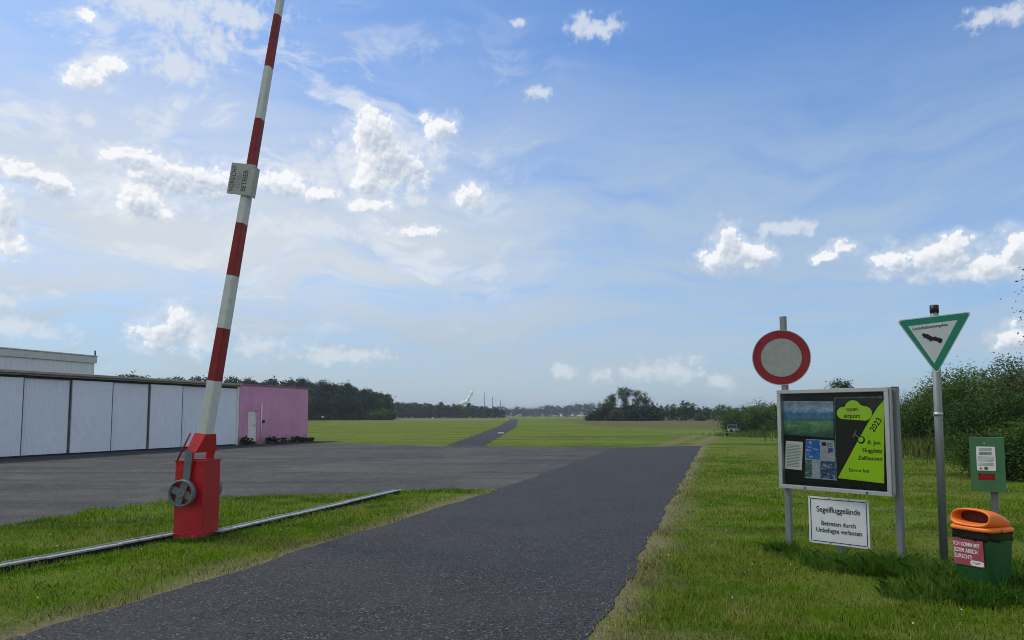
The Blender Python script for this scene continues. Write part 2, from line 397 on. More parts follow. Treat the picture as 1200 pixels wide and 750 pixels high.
def jag(poly, step, amp, seed):
    """subdivide a polygon outline and roughen it, as a worn edge"""
    r = np.random.default_rng(seed); out = []; n = len(poly)
    for i in range(n):
        a, b = np.array(poly[i]), np.array(poly[(i+1) % n]); L_ = np.linalg.norm(b-a); m = max(1, int(L_/step))
        t = (b-a)/max(L_, 1e-6); nn = np.array([t[1], -t[0]])
        for q in range(m):
            p = a+(b-a)*q/m; s_ = L_*q/m
            w = amp*(.5*math.sin(s_*1.7+i*3)+.35*math.sin(s_*4.3+1.2+i)+.9*(r.random()-.5))
            if q == 0: w = 0
            out.append(tuple(p+nn*w))
    return out
def sheet(name, poly, z, mat):
    bm = bmesh.new(); f = bm.faces.new([bm.verts.new((x, y, z)) for x, y in poly])
    bmesh.ops.triangulate(bm, faces=[f]); me = bpy.data.meshes.new(name)
    bmesh.ops.recalc_face_normals(bm, faces=bm.faces)
    for q in bm.faces:
        if q.normal.z < 0: q.normal_flip()
    bm.to_mesh(me); bm.free(); me.materials.append(mat); o = bpy.data.objects.new(name, me); COL.objects.link(o)
    return tag(o, kind='structure')
def ext(a, b, y): t = (y-a[1])/(b[1]-a[1]); return (a[0]+(b[0]-a[0])*t, y)
Rend, Lend = G(822, 522.5), G(722, 525)
road = [ext(L0, L1, -8), ext(L0, L1, L1[1]), Lend, Rend, ext(R0, R1, -8)]
ROAD = jag(road, .16, .055, 1)
sheet('road', ROAD, .008, M['road'])
ap = [(-70, 4), G(-260, 662), G(0, 617), G(100, 600), G(250, 584), G(405, 578.5), G(500, 575), (G(590, 571.5)[0]+.3, G(590, 571.5)[1]),
      (Rend[0]-1.5, Rend[1]-1.0), G(740, 524.3), G(640, 523.6), G(520, 522.6), G(420, 520.2), G(357, 518.5), (-22, 44), (-70, 44)]
APRON = jag(ap, .5, .16, 2)
sheet('apron', APRON, .004, M['apron'])

# hangar line
HO = D(0, 534, 25.7); HO = (-17.8, 25.7)
th = math.atan2(1, .33); TH = (math.cos(th), math.sin(th)); NH = (math.sin(th), -math.cos(th))
def H(s, n=0.0): return (HO[0]+TH[0]*s+NH[0]*n, HO[1]+TH[1]*s+NH[1]*n)
strip = [H(-25, -.5), H(-25, 2.6), H(0, 2.5), H(12, 2.1), H(18.4, 1.7), H(19.6, 1.9), H(19.8, 1.2), H(19, .1), H(12, -.5)]
sheet('hangar_forecourt', jag(strip, .8, .12, 3), .012, M['strip'])
taxi = [G(522, 523), G(566, 523.3), (.6, 100), (2.6, 330), (-.2, 330), (-1.9, 100)]
sheet('taxiway', jag(taxi, 2.0, .12, 4), .012, M['strip'])
sheet('crop_field', jag([(-75, 190), (-6, 205), (-4, 330), (-110, 330)], 5, .8, 5), .02, M['crop'])
#, (17, 170), (30, 130), (48, 108), (70, 118), (85, 215), (40, 240)], 4, .8, 6), .02, M['crop'])

def inside(poly, x, y):
    p = np.array(poly); r = np.zeros(len(x), bool); j = len(p)-1
    for i in range(len(p)):
        c = ((p[i, 1] > y) != (p[j, 1] > y)) & (x < (p[j, 0]-p[i, 0])*(y-p[i, 1])/(p[j, 1]-p[i, 1]+1e-12)+p[i, 0]); r ^= c; j = i
    return r

# ------------------------------------------------------------------ numpy mesh for blades / leaves
def np_mesh(name, co, nper, mat, rnd, parent=None):
    """co: (N*nper,3); every group of nper verts is one face"""
    n = len(co)//nper; me = bpy.data.meshes.new(name)
    me.vertices.add(n*nper); me.vertices.foreach_set('co', co.astype(np.float32).ravel())
    me.loops.add(n*nper); me.loops.foreach_set('vertex_index', np.arange(n*nper, dtype=np.int32))
    me.polygons.add(n); me.polygons.foreach_set('loop_start', np.arange(0, n*nper, nper, dtype=np.int32))
    me.polygons.foreach_set('loop_total', np.full(n, nper, dtype=np.int32))
    a = me.attributes.new('rnd', 'FLOAT', 'POINT'); a.data.foreach_set('value', np.repeat(rnd, nper).astype(np.float32))
    me.materials.append(mat); me.update(calc_edges=True)
    o = bpy.data.objects.new(name, me); COL.objects.link(o); o.parent = parent; return o
def blades(x, y, h, w, lean=.5, z=None, bend=True):
    """one bent blade per point: quad base + tip = 5 verts"""
    n = len(x); a = RNG.random(n)*2*pi; dx, dy = np.cos(a), np.sin(a); la = RNG.random(n)*2*pi
    ln = lean*RNG.random(n)*h; lx, ly = np.cos(la)*ln, np.sin(la)*ln
    z = gz(x, y) if z is None else z
    co = np.empty((n, 5, 3))
    for i, (sw, fz, fl) in enumerate(((-1, 0, 0), (1, 0, 0), (.7, .55, .35), (0, 1, 1), (-.7, .55, .35))):
        co[:, i, 0] = x+dx*w*.5*sw+lx*fl; co[:, i, 1] = y+dy*w*.5*sw+ly*fl; co[:, i, 2] = z-.005*(fz == 0)+h*fz*(1-.25*fl*ln/np.maximum(h, 1e-4))
    return co.reshape(-1, 3)
def vnoise(x, y, s, seed=0):
    r = np.random.default_rng(seed); T = r.random((64, 64)); x = x*s+1000; y = y*s+1000
    i, j = np.floor(x).astype(int), np.floor(y).astype(int); fx, fy = x-i, y-j; fx = fx*fx*(3-2*fx); fy = fy*fy*(3-2*fy)
    g = lambda a, b: T[a % 64, b % 64]
    return g(i, j)*(1-fx)*(1-fy)+g(i+1, j)*fx*(1-fy)+g(i, j+1)*(1-fx)*fy+g(i+1, j+1)*fx*fy
bx, by, bh, bw = [], [], [], []
for (y0, y1, dens, hh, ww) in ((3.6, 7, 4600, .036, .0055), (7, 10, 3000, .040, .0075), (10, 15, 1300, .044, .011), (15, 24, 480, .040, .017), (24, 33, 110, .034, .030)):
    yy0 = y0; area = (y1-y0)*(y1*.74*2); n = int(area*dens)
    y = RNG.uniform(y0, y1, n); x = RNG.uniform(-1, 1, n)*(y1*.74)
    keep = np.abs(x) < y*.74+.3
    sR = x*NR[0]+y*NR[1]-CR; sL = CL-(x*NL[0]+y*NL[1])
    edge = np.where(sR > -.08, sR, np.where(sL > -.08, sL, 9)); 
    v = vnoise(x, y, 2.2, 1)
    keep &= ~inside(ROAD, x, y) | ((np.minimum(np.abs(sR), np.abs(sL)) < .05) & (RNG.random(n) < .3))
    ina = inside(APRON, x, y); keep &= ~ina
    d_edge = np.minimum(np.where(sR > -.1, np.abs(sR), 9), np.where(sL > -.1, np.abs(sL), 9))
    keep &= RNG.random(n) < np.clip((d_edge+.03+(v-.5)*.5)/.28, .10, 1)
    keep &= RNG.random(n) < .35+.65*sstep(.25, .6, vnoise(x, y, .9, 3)*.6+vnoise(x, y, 3.5, 4)*.4)
    x, y = x[keep], y[keep]; n = len(x)
    hmod = .55+.9*vnoise(x, y, .8, 5)*vnoise(x, y, 2.7, 6)*2
    # lusher between the kerb beam and the road
    hmod *= np.where((x < -1.5) & (y < 15), 1.35, 1)
    bx.append(x); by.append(y); bh.append(hh*hmod*RNG.uniform(.45, 1.35, n)); bw.append(ww*RNG.uniform(.6, 1.2, n))
bx, by, bh, bw = map(np.concatenate, (bx, by, bh, bw))
o = np_mesh('lawn_grass', blades(bx, by, bh, bw, .9), 5, M['blade'], RNG.random(len(bx)))
tag(o, 'short mown grass blades either side of the black road', 'grass', kind='stuff')
print('blades', len(bx))

n = 130; x = RNG.uniform(-6, 9, n); y = RNG.uniform(4.5, 16, n); kp = ~inside(ROAD, x, y) & ~inside(APRON, x, y); x, y = x[kp], y[kp]
co = np.stack([np.stack([x+a*.006, y+b_*.006, np.full(len(x), .036)+c*.005], 1) for a, b_, c in ((-1, -.5, 0), (1, -.5, 0), (.8, .5, 1.6), (-.8, .5, 1.6))], 1).reshape(-1, 3)
o = np_mesh('clover_flowers', co, 4, M['stickerwhite'], RNG.random(len(x))); tag(o, 'tiny white clover heads scattered through the lawn', 'flowers', kind='stuff')
# tall weeds round posts and bin
wx, wy, wh, ww = [], [], [], []
def clump(cx, cy, r, n, h, w=.009, sy=1.0, ang=0):
    a = RNG.random(n)*2*pi; q = r*np.sqrt(RNG.random(n)); u, v = q*np.cos(a), q*np.sin(a)*sy
    c, s_ = math.cos(ang), math.sin(ang)
    wx.append(cx+u*c-v*s_); wy.append(cy+u*s_+v*c); wh.append(h*RNG.uniform(.35, 1.25, n)*(1-.4*(q/r))); ww.append(w*RNG.uniform(.6, 1.3, n))
clump(*G(917, 648), .19, 900, .19)
for px, py, r, n, h in ((950, 655, .3, 700, .13), (985, 666, .35, 1500, .17), (1015, 668, .35, 1500, .19), (1045, 672, .35, 1700, .24), (1075, 680, .35, 1800, .26),
                        (1100, 688, .35, 2000, .28), (1075, 700, .28, 1300, .2), (1112, 700, .25, 1500, .24), (1140, 706, .24, 1500, .20), (1172, 704, .24, 1500, .22), (1195, 695, .3, 1600, .28), (1215, 690, .3, 1400, .3), (1160, 672, .3, 1000, .25)):
    clump(*G(px, py), r, n, h, .008)
clump(*G(985, 660), .12, 250, .16); clump(*G(1057, 668), .12, 300, .22)
for px, py in ((20, 668), (70, 660), (120, 652), (165, 640), (290, 622), (340, 612), (400, 598), (440, 590)):
    clump(*G(px, py+5), .22, 130, .06, .006, .35, .9)
for px, py in ((205, 636), (222, 636), (240, 634), (256, 630)):
    clump(*G(px, py), .11, 260, .085, .006)
wx, wy, wh, ww = map(np.concatenate, (wx, wy, wh, ww))
o = np_mesh('tall_weeds', blades(wx, wy, wh, ww, 1.3), 5, M['weed'], RNG.random(len(wx)))
tag(o, 'dark tall uncut grass round the sign posts and the bin', 'weeds', kind='stuff')
# rough grass in front of the hedge on the right
n = 30000; t = RNG.random(n)
ax = np.interp(t, [0, .45, .7, 1], [13.6, 17.0, 20.0, 29]); ay = np.interp(t, [0, .45, .7, 1], [18.5, 30.5, 45, 92])
x = ax+RNG.normal(0, 1, n)*(.5+t*1.5)+.7; y = ay+RNG.normal(0, 1, n)*(1+t*2)
o = np_mesh('rough_grass', blades(x, y, RNG.uniform(.2, .75, n)*(.5+vnoise(x, y, .5, 9)), RNG.uniform(.015, .04, n)*(1+t), .7), 5, M['tallgrass'], RNG.random(n))
tag(o, 'rough unmown grass along the foot of the right hand hedge', 'grass', kind='stuff')

# ------------------------------------------------------------------ barrier
A = G(202.7, 633); hz = math.atan2(-.12, 1)
bar = thing('barrier_gate', 'red and white striped boom barrier raised beside the road, with red steel housing', 'barrier', (A[0], A[1], 0), hz)
W, DP, HT = .36, .40, .94
m = MB(); m.box(0, W, 0, .012, 0, HT, .003).box(0, W, DP-.012, DP, 0, HT, .003).box(0, .012, .012, DP-.012, 0, HT).box(W-.012, W, .012, DP-.012, 0, HT)
m.box(.012, W-.012, .012, DP-.012, 0, HT-.10)
m.box(-.012, W+.012, -.012, .014, HT-.004, HT+.016, .002).box(-.012, W+.012, DP-.014, DP+.012, HT-.004, HT+.016, .002)
m.box(-.012, .014, .014, DP-.014, HT-.004, HT+.016).box(W-.014, W+.012, .014, DP-.014, HT-.004, HT+.016)
m.build('housing', M['redbase'], bar)
for q, (bx_, bz_) in enumerate(((.03, .90), (.33, .90), (.03, .06), (.33, .06))):
    m = MB(); m.tube([(bx_, -.008, bz_), (bx_, .002, bz_)], .009, 6, False); m.build('bolt', M['boomred'], bar)
lean = rad(8.5); bc = (.262, DP/2, 1.28)     # boom foot in local coordinates
Rb = Matrix.Translation(bc) @ Matrix.Rotation(lean, 4, 'Y')
def RB(p): return tuple(Rb @ Vector(p))
# fork: frustum straddling the housing, with a flat leg plate on either side
m = MB()
def rect(hx, hy, z, cx=0): return [RB((cx-hx, -hy, z)), RB((cx+hx, -hy, z)), RB((cx+hx, hy, z)), RB((cx-hx, hy, z))]
m.loft([rect(.062, .250, -.225, -.012), rect(.074, .122, .0), ], sm=False)
for s_ in (-1, 1):
    y0, y1 = sorted((s_*.226, s_*.250))
    m.box(-.072, .030, y0, y1, -.54, -.223, .003, Rb)
m.build('fork', M['red'], bar)
m = MB(); m.tube([RB((-.065, -.235, .0)), (.03, -.02, HT+.01)], .011, 8); m.build('tie_rod', M['boomred'], bar)
Rq = Matrix.Translation((.235, 0, 1.05)) @ Matrix.Rotation(rad(8), 4, 'Y')
WC = (.158, .575)
for s_ in (-1, 1):
    y = -.058 if s_ < 0 else DP+.036
    m = MB(); M2 = Matrix.Translation((WC[0], 0, WC[1])) @ Matrix.Rotation(rad(5.0), 4, 'Y')
    m.box(-.044, .044, y, y+.022, -.02, .50, .003, M2)
    for zz in (.36, .45): m.tube([tuple(M2 @ Vector((0, y-.008, zz))), tuple(M2 @ Vector((0, y+.03, zz)))], .012, 8)
    m.build('counterweight_arm', M['iron'], bar)
    wr = thing('counterweight_wheel', None, None); wr.parent = bar
    yc = -.105 if s_ < 0 else DP+.105
    # cast wheel: rim, spoked disc with openings, hub
    m = MB(); n = 40; R_ = .160
    prof = [(.160, -.04), (.160, .04), (.138, .04), (.138, .018), (.136, -.018), (.138, -.04)]
    rings = [[(r*math.cos(2*pi*j/n), yy, r*math.sin(2*pi*j/n)) for r, yy in prof] for j in range(n)]
    rings.append(rings[0]); m.loft(rings, False, False)
    for q in range(4):
        a0 = q*pi/2+.35
        M3 = Matrix.Rotation(a0, 4, 'Y'); m.box(.025, .140, -.018, .018, -.044, .044, .006, M3)
    m.tube([(0, -.05, 0), (0, .05, 0)], .052, 20)
    bpy.data.objects.remove(wr)
    m.build('counterweight_wheel', M['iron'], bar, loc=(WC[0], yc, WC[1]))
    if s_ < 0:
        m = MB(); m.prism([(WC[0]+.128*math.cos(t_*pi/10), WC[1]+.128*math.sin(t_*pi/10)) for t_ in range(20)], 'Y', -.082, -.075); m.build('wheel_backplate', M['red'], bar)
m = MB(); m.tube([(WC[0], -.13, WC[1]), (WC[0], DP+.13, WC[1])], .02, 10); m.build('axle', M['iron'], bar)
# boom
m = MB(); zb = 0; seg = .655; Lb = 7.9
def bsec(z): 
    t_ = z/Lb; return .062*(1-t_)+.024*t_, .105*(1-t_)+.032*t_
cuts = [0]
while cuts[-1] < Lb: cuts.append(min(Lb, cuts[-1]+seg*(1+.018*len(cuts)*.4)))
for i in range(len(cuts)-1):
    m.mi = i % 2
    rings = []
    for z in (cuts[i], cuts[i+1]):
        hx, hy = bsec(z); c = .22
        rings.append([RB(p) for p in ((-hx, -hy*(1-c), z), (-hx*(1-c), -hy, z), (hx*(1-c), -hy, z), (hx, -hy*(1-c), z), (hx, hy*(1-c), z), (hx*(1-c), hy, z), (-hx*(1-c), hy, z), (-hx, hy*(1-c), z))])
    m.loft(rings, i == 0, i == len(cuts)-2, sm=False)
m.build('boom', [M['boomwhite'], M['boomred']], bar)
# warning board on the boom
zc = 3.21; bd = MB(); bd.box(-.212, .108, -.108, -.094, zc-.20, zc+.20, .004, Rb); bd.box(.096, .108, -.094, .02, zc-.20, zc+.18, .003, Rb)
board = bd.build('warning_board', M['greysign'], bar)
E = Matrix.Rotation(lean, 4, 'Y') @ Matrix.Rotation(-pi/2, 4, 'Y') @ Matrix.Rotation(pi/2, 4, 'X')
rt = E.to_euler()
for body, xo, mt, zz in (('VORSICHT', -.205, 'fadedprint', -.17), ('FLUG-', -.128, 'paleprint', -.12), ('BETRIEB', -.048, 'fadedprint', -.155)):
    text('lettering', body, .088, board, RB((xo+.075, -.1095, zc+zz)), M[mt], rt, bold=.0004, sx=.80 if body != 'BETRIEB' else .86)

# ------------------------------------------------------------------ steel beam in the grass, in two runs
def beam(p, q, label, joints):
    p, q = np.array(p), np.array(q); L_ = float(np.linalg.norm(q-p)); a = math.atan2(q[1]-p[1], q[0]-p[0])
    t = thing('steel_beam', label, 'beam', (p[0], p[1], 0), a, 'long steel beams lying in the grass')
    cs = [0]+joints+[L_]
    for i in range(len(cs)-1):
        m = MB(); z = .075 - .005*(i % 2)
        m.prism([(-.085, z-.018), (-.085, z), (-.055, z+.004), (-.055, z-.010), (.055, z-.010), (.055, z+.004), (.085, z), (.085, z-.018)], 'X', cs[i]+.004, cs[i+1]-.004)
        m.build('rail', M['beam'], t)
        m = MB(); m.box(cs[i]+.004, cs[i+1]-.004, -.05, .06, -.02, z-.0185); m.build('web_shade', M['shadowgap'], t)  # recessed web in near-black, painting in the shade under the rail
    return t
M['beam'] = painted('weathered_zinc', (140, 146, 146), .6, metal=0, dirt=.9, dirtcol=(62, 66, 64), scale=5, fade=.3)
hl = Matrix.Rotation(hz, 4, 'Z')
def HL(x, y): v = hl @ Vector((x, y, 0)); return (A[0]+v.x, A[1]+v.y)
beam(G(-110, 691), HL(-.02, .26), 'weathered steel beam lying in grass left of the barrier housing', [1.2, 2.1])
beam(HL(W+.02, .30), G(466, 578), 'weathered steel beam lying in grass from the barrier housing to the asphalt', [1.6, 3.3])

# ------------------------------------------------------------------ notice board with round sign
BA = G(911, 644)[1]; PA = D(911, 500, 8.2); PB = D(1042, 500, 7.28)
tb = math.atan2(PB[1]-PA[1], PB[0]-PA[0]); BW = math.hypot(PB[0]-PA[0], PB[1]-PA[1])
zt = (D(911, 456, 8.2)[2]+D(1042, 455, 7.28)[2])/2; zb0 = (D(911, 571, 8.2)[2]+D(1042, 583, 7.28)[2])/2
nb = thing('notice_board', 'glazed aluminium notice board case with posters between two steel posts', 'notice board', (PA[0], PA[1], 0), tb)
m = MB(); fw = .042
m.box(0, BW, 0, .085, zt-fw, zt, .004).box(0, BW, 0, .085, zb0, zb0+fw, .004).box(0, fw, 0, .085, zb0+fw+.001, zt-fw-.001, .004).box(BW-fw, BW, 0, .085, zb0+fw+.001, zt-fw-.001, .004)
m.box(.006, BW-.006, .078, .092, zb0+.006, zt-.006)
m.box(BW+.001, BW+.012, .02, .07, zb0+.02, zt-.02, .002)
cs = m.build('frame', M['alu'], nb)
m = MB(); m.box(fw-.002, BW-fw+.002, .058, .064, zb0+fw-.002, zt-fw+.002); m.build('backing', M['felt'], nb)
for x_ in (.25*BW, .80*BW):
    m = MB(); m.tube([(x_, -.006, zb0+.02), (x_, .002, zb0+.02)], .009, 12); m.build('lock', M['cap'], nb)
for x_, top in ((.035, 2.61), (BW+.012, zt-.004)):
    m = MB(); y0 = .096 if x_ < 1 else .05
    if x_ < 1: m.box(x_-.03, x_+.03, y0, y0+.05, -.05, top, .004)
    else: m.box(x_-.028, x_+.028, y0+.046, y0+.12, -.05, top, .006); m.mi = 1; m.box(x_-.026, x_+.026, y0+.048, y0+.118, top+.001, top+.01, .002)
    m.build('post', [M['galv'], M['cap']], nb)
for z_ in (zt-.2, zb0+.18):
    m = MB(); m.box(.08, BW-.02, .0925, .096, z_-.02, z_+.02); m.build('bracket', M['galv'], nb)
# glass
gm, nt, b = new_mat('glass_pane'); k = NT(nt); gl = k.node('ShaderNodeBsdfGlossy', i_Roughness=.02); tr = k.node('ShaderNodeBsdfTransparent'); tr.inputs[0].default_value = (.98, .99, .98, 1)
fr = k.node('ShaderNodeFresnel', i_IOR=1.2); ms = k.node('ShaderNodeMixShader'); k.L(fr.outputs[0], ms.inputs[0]); k.L(tr.outputs[0], ms.inputs[1]); k.L(gl.outputs[0], ms.inputs[2]); k.L(ms.outputs[0], nt.nodes['Material Output'].inputs[0])
m = MB(); m.box(fw-.002, BW-fw+.002, .012, .016, zb0+fw-.002, zt-fw+.002); m.build('glass_pane', gm, nb)
# map photograph pixels on the board to local (x,z)
def BL(px, py):
    r = ray(px, py); c, s_ = math.cos(tb), math.sin(tb); nx_, ny_ = -s_, c
    off = .055; px0, py0 = PA[0]+nx_*off, PA[1]+ny_*off
    t = (px0*nx_+py0*ny_)/(r[0]*nx_+r[1]*ny_); X_, Y_, Z_ = r[0]*t, r[1]*t, EYE+r[2]*t
    return ((X_-px0)*c+(Y_-py0)*s_, Z_)
def poster_mat_landscape():
    m, nt, b = new_mat('landscape_print'); k = NT(nt); o = k.obj(); z = k.node('ShaderNodeSeparateXYZ'); k.L(o, z.inputs[0])
    f = k.math('ADD', k.math('DIVIDE', z.outputs[2], .40), k.math('MULTIPLY', k.math('SUBTRACT', k.noise(k.map(o, (5, 1, 11)), 1, 5, .6), .5), .34))
    cr = k.node('ShaderNodeValToRGB'); e = cr.color_ramp.elements; k.L(f, cr.inputs[0])
    pts = [(0, (40, 66, 60)), (.14, (58, 96, 74)), (.28, (84, 130, 92)), (.38, (56, 92, 96)), (.5, (54, 96, 126)), (.6, (52, 96, 136)), (.7, (120, 148, 166)), (.85, (104, 124, 138)), (1, (168, 184, 196))]
    e[0].position, e[1].position = 0, 1; e[0].color = (*lin(pts[0][1]), 1); e[1].color = (*lin(pts[-1][1]), 1)
    for p_, c_ in pts[1:-1]: q = e.new(p_); q.color = (*lin(c_), 1)
    det = k.noise(k.map(o, (9, 1, 14)), 1, 6, .8)
    c = k.mix(.8, cr.outputs[0], k.mix(k.smooth(det, .35, .7), (1.0, 1.05, 1.1), (3.2, 3.1, 3.0)), 'MULTIPLY')
    k.L(c, b.inputs['Base Color']); b.inputs['Roughness'].default_value = .5; return m
M['landscape'] = poster_mat_landscape()
def blotch(name, c0, c1, c2, sc, thr=(.45, .6)):
    m, nt, b = new_mat(name); k = NT(nt); o = k.obj(); n1 = k.noise(o, sc, 6, .7); n2 = k.noise(k.map(o, (1, 1, 2.5), loc=(4, 4, 4)), sc*1.3, 5, .6)
    c = k.mix(k.smooth(n1, *thr), lin(c0), lin(c1)); c = k.mix(k.smooth(n2, .56, .62), c, lin(c2)); k.L(c, b.inputs['Base Color']); b.inputs['Roughness'].default_value = .5; return m
M['bl1'] = blotch('blue_print', (26, 96, 196), (50, 130, 214), (150, 190, 226), 12)
M['bl2'] = blotch('photo_print', (30, 60, 96), (70, 112, 156), (176, 190, 204), 22)
M['bl3'] = blotch('field_print', (60, 96, 84), (96, 130, 120), (150, 170, 176), 18)
M['bl4'] = blotch('text_print', (170, 182, 198), (200, 208, 218), (140, 156, 178), 40)
def panel(name, c4, y, mat, th_=.0012, parent=nb, label=None):
    """flat sheet with its four pixel corners TL,TR,BR,BL"""
    p = [BL(*q) for q in c4]; x0, z0 = p[3]
    m = MB(); m.prism([(a-x0, b_-z0) for a, b_ in p], 'Y', 0, th_); o = m.build(name, mat, parent, loc=(x0, y, z0))
    if label: o['label'] = label
    return o
panel('poster', [(918, 470), (976.5, 470.5), (977, 513.5), (918.5, 509)], .054, M['landscape'], label='poster of a valley landscape under clouds')
pp = panel('paper_notice', [(921, 516.5), (941, 518), (939.5, 551), (920, 549)], .054, M['paper'], label='white paper notice with small print')
def lines(par, c4, rows, mat, y, fill=.85, seed=1):
    r = random.Random(seed); m = MB(); p = [BL(*q) for q in c4]; (x0, z0), (x1, z1), (x2, z2), (x3, z3) = p
    for i in range(rows):
        t = (i+.5)/rows; za = z0+(z3-z0)*t; zb_ = z1+(z2-z1)*t; xa = x0+(x3-x0)*t; xb = x1+(x2-x1)*t; hh_ = abs(z3-z0)/rows*.22; x_ = 0
        end = fill if i % 4 == 3 else r.uniform(.85, 1)
        while x_ < end:
            w_ = min(r.uniform(.05, .16), end-x_)
            u0, u1 = x_, x_+w_
            m.prism([(xa+(xb-xa)*u0, za+(zb_-za)*u0-hh_), (xa+(xb-xa)*u1, za+(zb_-za)*u1-hh_), (xa+(xb-xa)*u1, za+(zb_-za)*u1+hh_), (xa+(xb-xa)*u0, za+(zb_-za)*u0+hh_)], 'Y', y-.0012, y)
            x_ += w_+.02
    return m
def print_lines(par, c4, rows, mat, y, **kw):
    o = lines(par, c4, rows, mat, y, **kw).build('printed_lines', mat, nb); o.parent = par; o.location = tuple(-v for v in par.location); return o
print_lines(pp, [(923, 520), (939.3, 521.3), (938.5, 548), (922, 546.5)], 15, M['paleprint'], .0535)
br = panel('brochure', [(944.5, 514.5), (977.5, 516), (980.5, 563), (943, 560)], .054, M['bl4'], label='blue and grey leaflet with photographs')
def sub(par, c4, mat, y):
    o = panel('leaflet_picture', c4, y, mat, parent=par); o.location = tuple(a-b_ for a, b_ in zip(o.location, par.location)); return o
sub(br, [(945, 515.5), (961, 516), (961, 539), (945, 537)], M['bl1'], .0522)
sub(br, [(961.5, 540), (979.5, 541), (980, 562), (961.5, 560.5)], M['bl2'], .0522)
sub(br, [(943.8, 538.5), (951.5, 539), (951.5, 559.5), (943.3, 559)], M['bl3'], .0522)
sub(br, [(963, 518), (968, 518.3), (968, 522.5), (963, 522.2)], M['black'], .0522)
sub(br, [(970.5, 525), (976, 525.3), (976.5, 531), (970.5, 530.5)], M['bl2'], .0522)
print_lines(br, [(969.5, 518.5), (976, 519), (976, 524), (969.5, 523.5)], 3, M['bl2'], .0525)
print_lines(br, [(963, 525), (969, 525.3), (969, 538), (963, 537.5)], 6, M['bl4'], .0525)
# airport day poster
po = panel('event_poster', [(977.5, 466), (1036.5, 464.5), (1036.5, 567), (980.5, 560.5)], .0545, M['night'], label='black and lime green poster for an open airport day')
def psub(name, pts, y, mat, th_=.001):
    p = [BL(*q) for q in pts]; m = MB(); m.prism(p, 'Y', y, y+th_); o = m.build(name, mat, po); o.location = tuple(-v for v in po.location); return o
psub('poster_edge', [(977.5, 465.7), (1034.5, 464.6), (1034.5, 465.8), (978.5, 466.9), (979.5, 520), (981, 555), (980, 555), (978.6, 520)], .0532, M['bl3'])
arc = [(982, 560.2), (984, 556), (990, 545), (995, 536), (1000, 526), (1006, 515.5), (1013, 503), (1020, 491), (1028, 478), (1034, 471), (1036.2, 468.5), (1036.2, 566.5)]
psub('poster_field', arc, .0532, M['lime'])
# cloud: circles merged as an outline
cl = []
for a in np.linspace(200, 30, 12): cl.append((999.5+9.5*math.cos(rad(a)), 478.5-9.5*math.sin(rad(a))))
cloud = []
for cx_, cy_, r_, a0, a1 in ((988, 484, 7.2, 255, 75), (999.5, 478.5, 9.5, 160, 25), (1013.5, 484.5, 8.4, 95, -85)):
    for a in np.linspace(a0, a1, 12): cloud.append((cx_+r_*math.cos(rad(a)), cy_-r_*math.sin(rad(a))))
psub('poster_cloud', cloud, .0532, M['lime'])
# glider-like badge: round hub, strut and bar
def circ(px, py, r): return [(px+r*math.cos(t_*pi/8), py+r*math.sin(t_*pi/8)*1.05) for t_ in range(16)]
psub('poster_badge', circ(1009.5, 515.5, 4.4), .0519, M['black']); psub('poster_badge', circ(1009, 515, 3.0), .0506, M['lime'])
psub('poster_badge', circ(999, 515.5, 5.5), .0525, M['black'])
psub('poster_badge', [(1001, 508.8), (1001.8, 508), (1007.5, 512.8), (1006.8, 513.8)], .0506, M['paleprint'])
psub('poster_badge', [(1002.8, 504.6), (1003.8, 505.2), (1000.2, 512.6), (999.2, 512)], .0506, M['paleprint'])
def ptext(body, px, py, size, mat='black', ang=0, bold=.0005, sx=1, align='LEFT'):
    x_, z_ = BL(px, py); x0, y0, z0 = po.location
    text('lettering', body, size, po, (x_-x0, .0506-y0, z_-z0), M[mat], (Matrix.Rotation(-ang, 4, 'Y') @ Matrix.Rotation(pi/2, 4, 'X')).to_euler(), align, bold, sx)
ptext('open', 992, 481.5, .060); ptext('airport', 989, 489.5, .060)
ptext('2023', 1024.3, 507, .082, ang=rad(56), bold=.0007, sx=.95)
ptext('8. Jun', 1017.2, 520.5, .056, bold=.0006); ptext('Flugplatz', 1010.8, 529.8, .056, bold=.0006); ptext('Zellhausen', 1005.5, 538.5, .056, bold=.0006)
ptext('Eintritt frei', 995, 552.5, .050, bold=0, sx=.92)
# round no-entry-for-vehicles sign on the tall post
C = D(915.5, 419, 8.16); RS = 31.6/F*8.2
rs = thing('round_sign', 'round red ringed traffic sign with faded empty centre above the notice board', 'traffic sign', (C[0], C[1], 0), rad(-17))
m = MB(); n = 56; zc_ = C[2]
o1 = ell(RS, RS, 0, zc_, n); i1 = ell(RS*.715, RS*.715, 0, zc_, n); m.ringplate(o1, i1, -.006, .003); m.build('red_ring', M['ring'], rs)
m = MB(); m.prism(ell(RS*.712, RS*.712, 0, zc_, n), 'Y', -.003, .004); m.build('sign_face', M['greysign'], rs)
m = MB(); m.ringplate(ell(RS+.008, RS+.008, 0, zc_, n), ell(RS+.0005, RS+.0005, 0, zc_, n), -.010, .012); m.prism(ell(RS-.01, RS-.01, 0, zc_, n), 'Y', .006, .012); m.build('rim', M['alu'], rs)
for dz in (-.12, .12):
    m = MB(); m.box(-.045, .045, .012, .03, zc_+dz-.015, zc_+dz+.015, .002); m.build('clamp', M['galv'], rs)

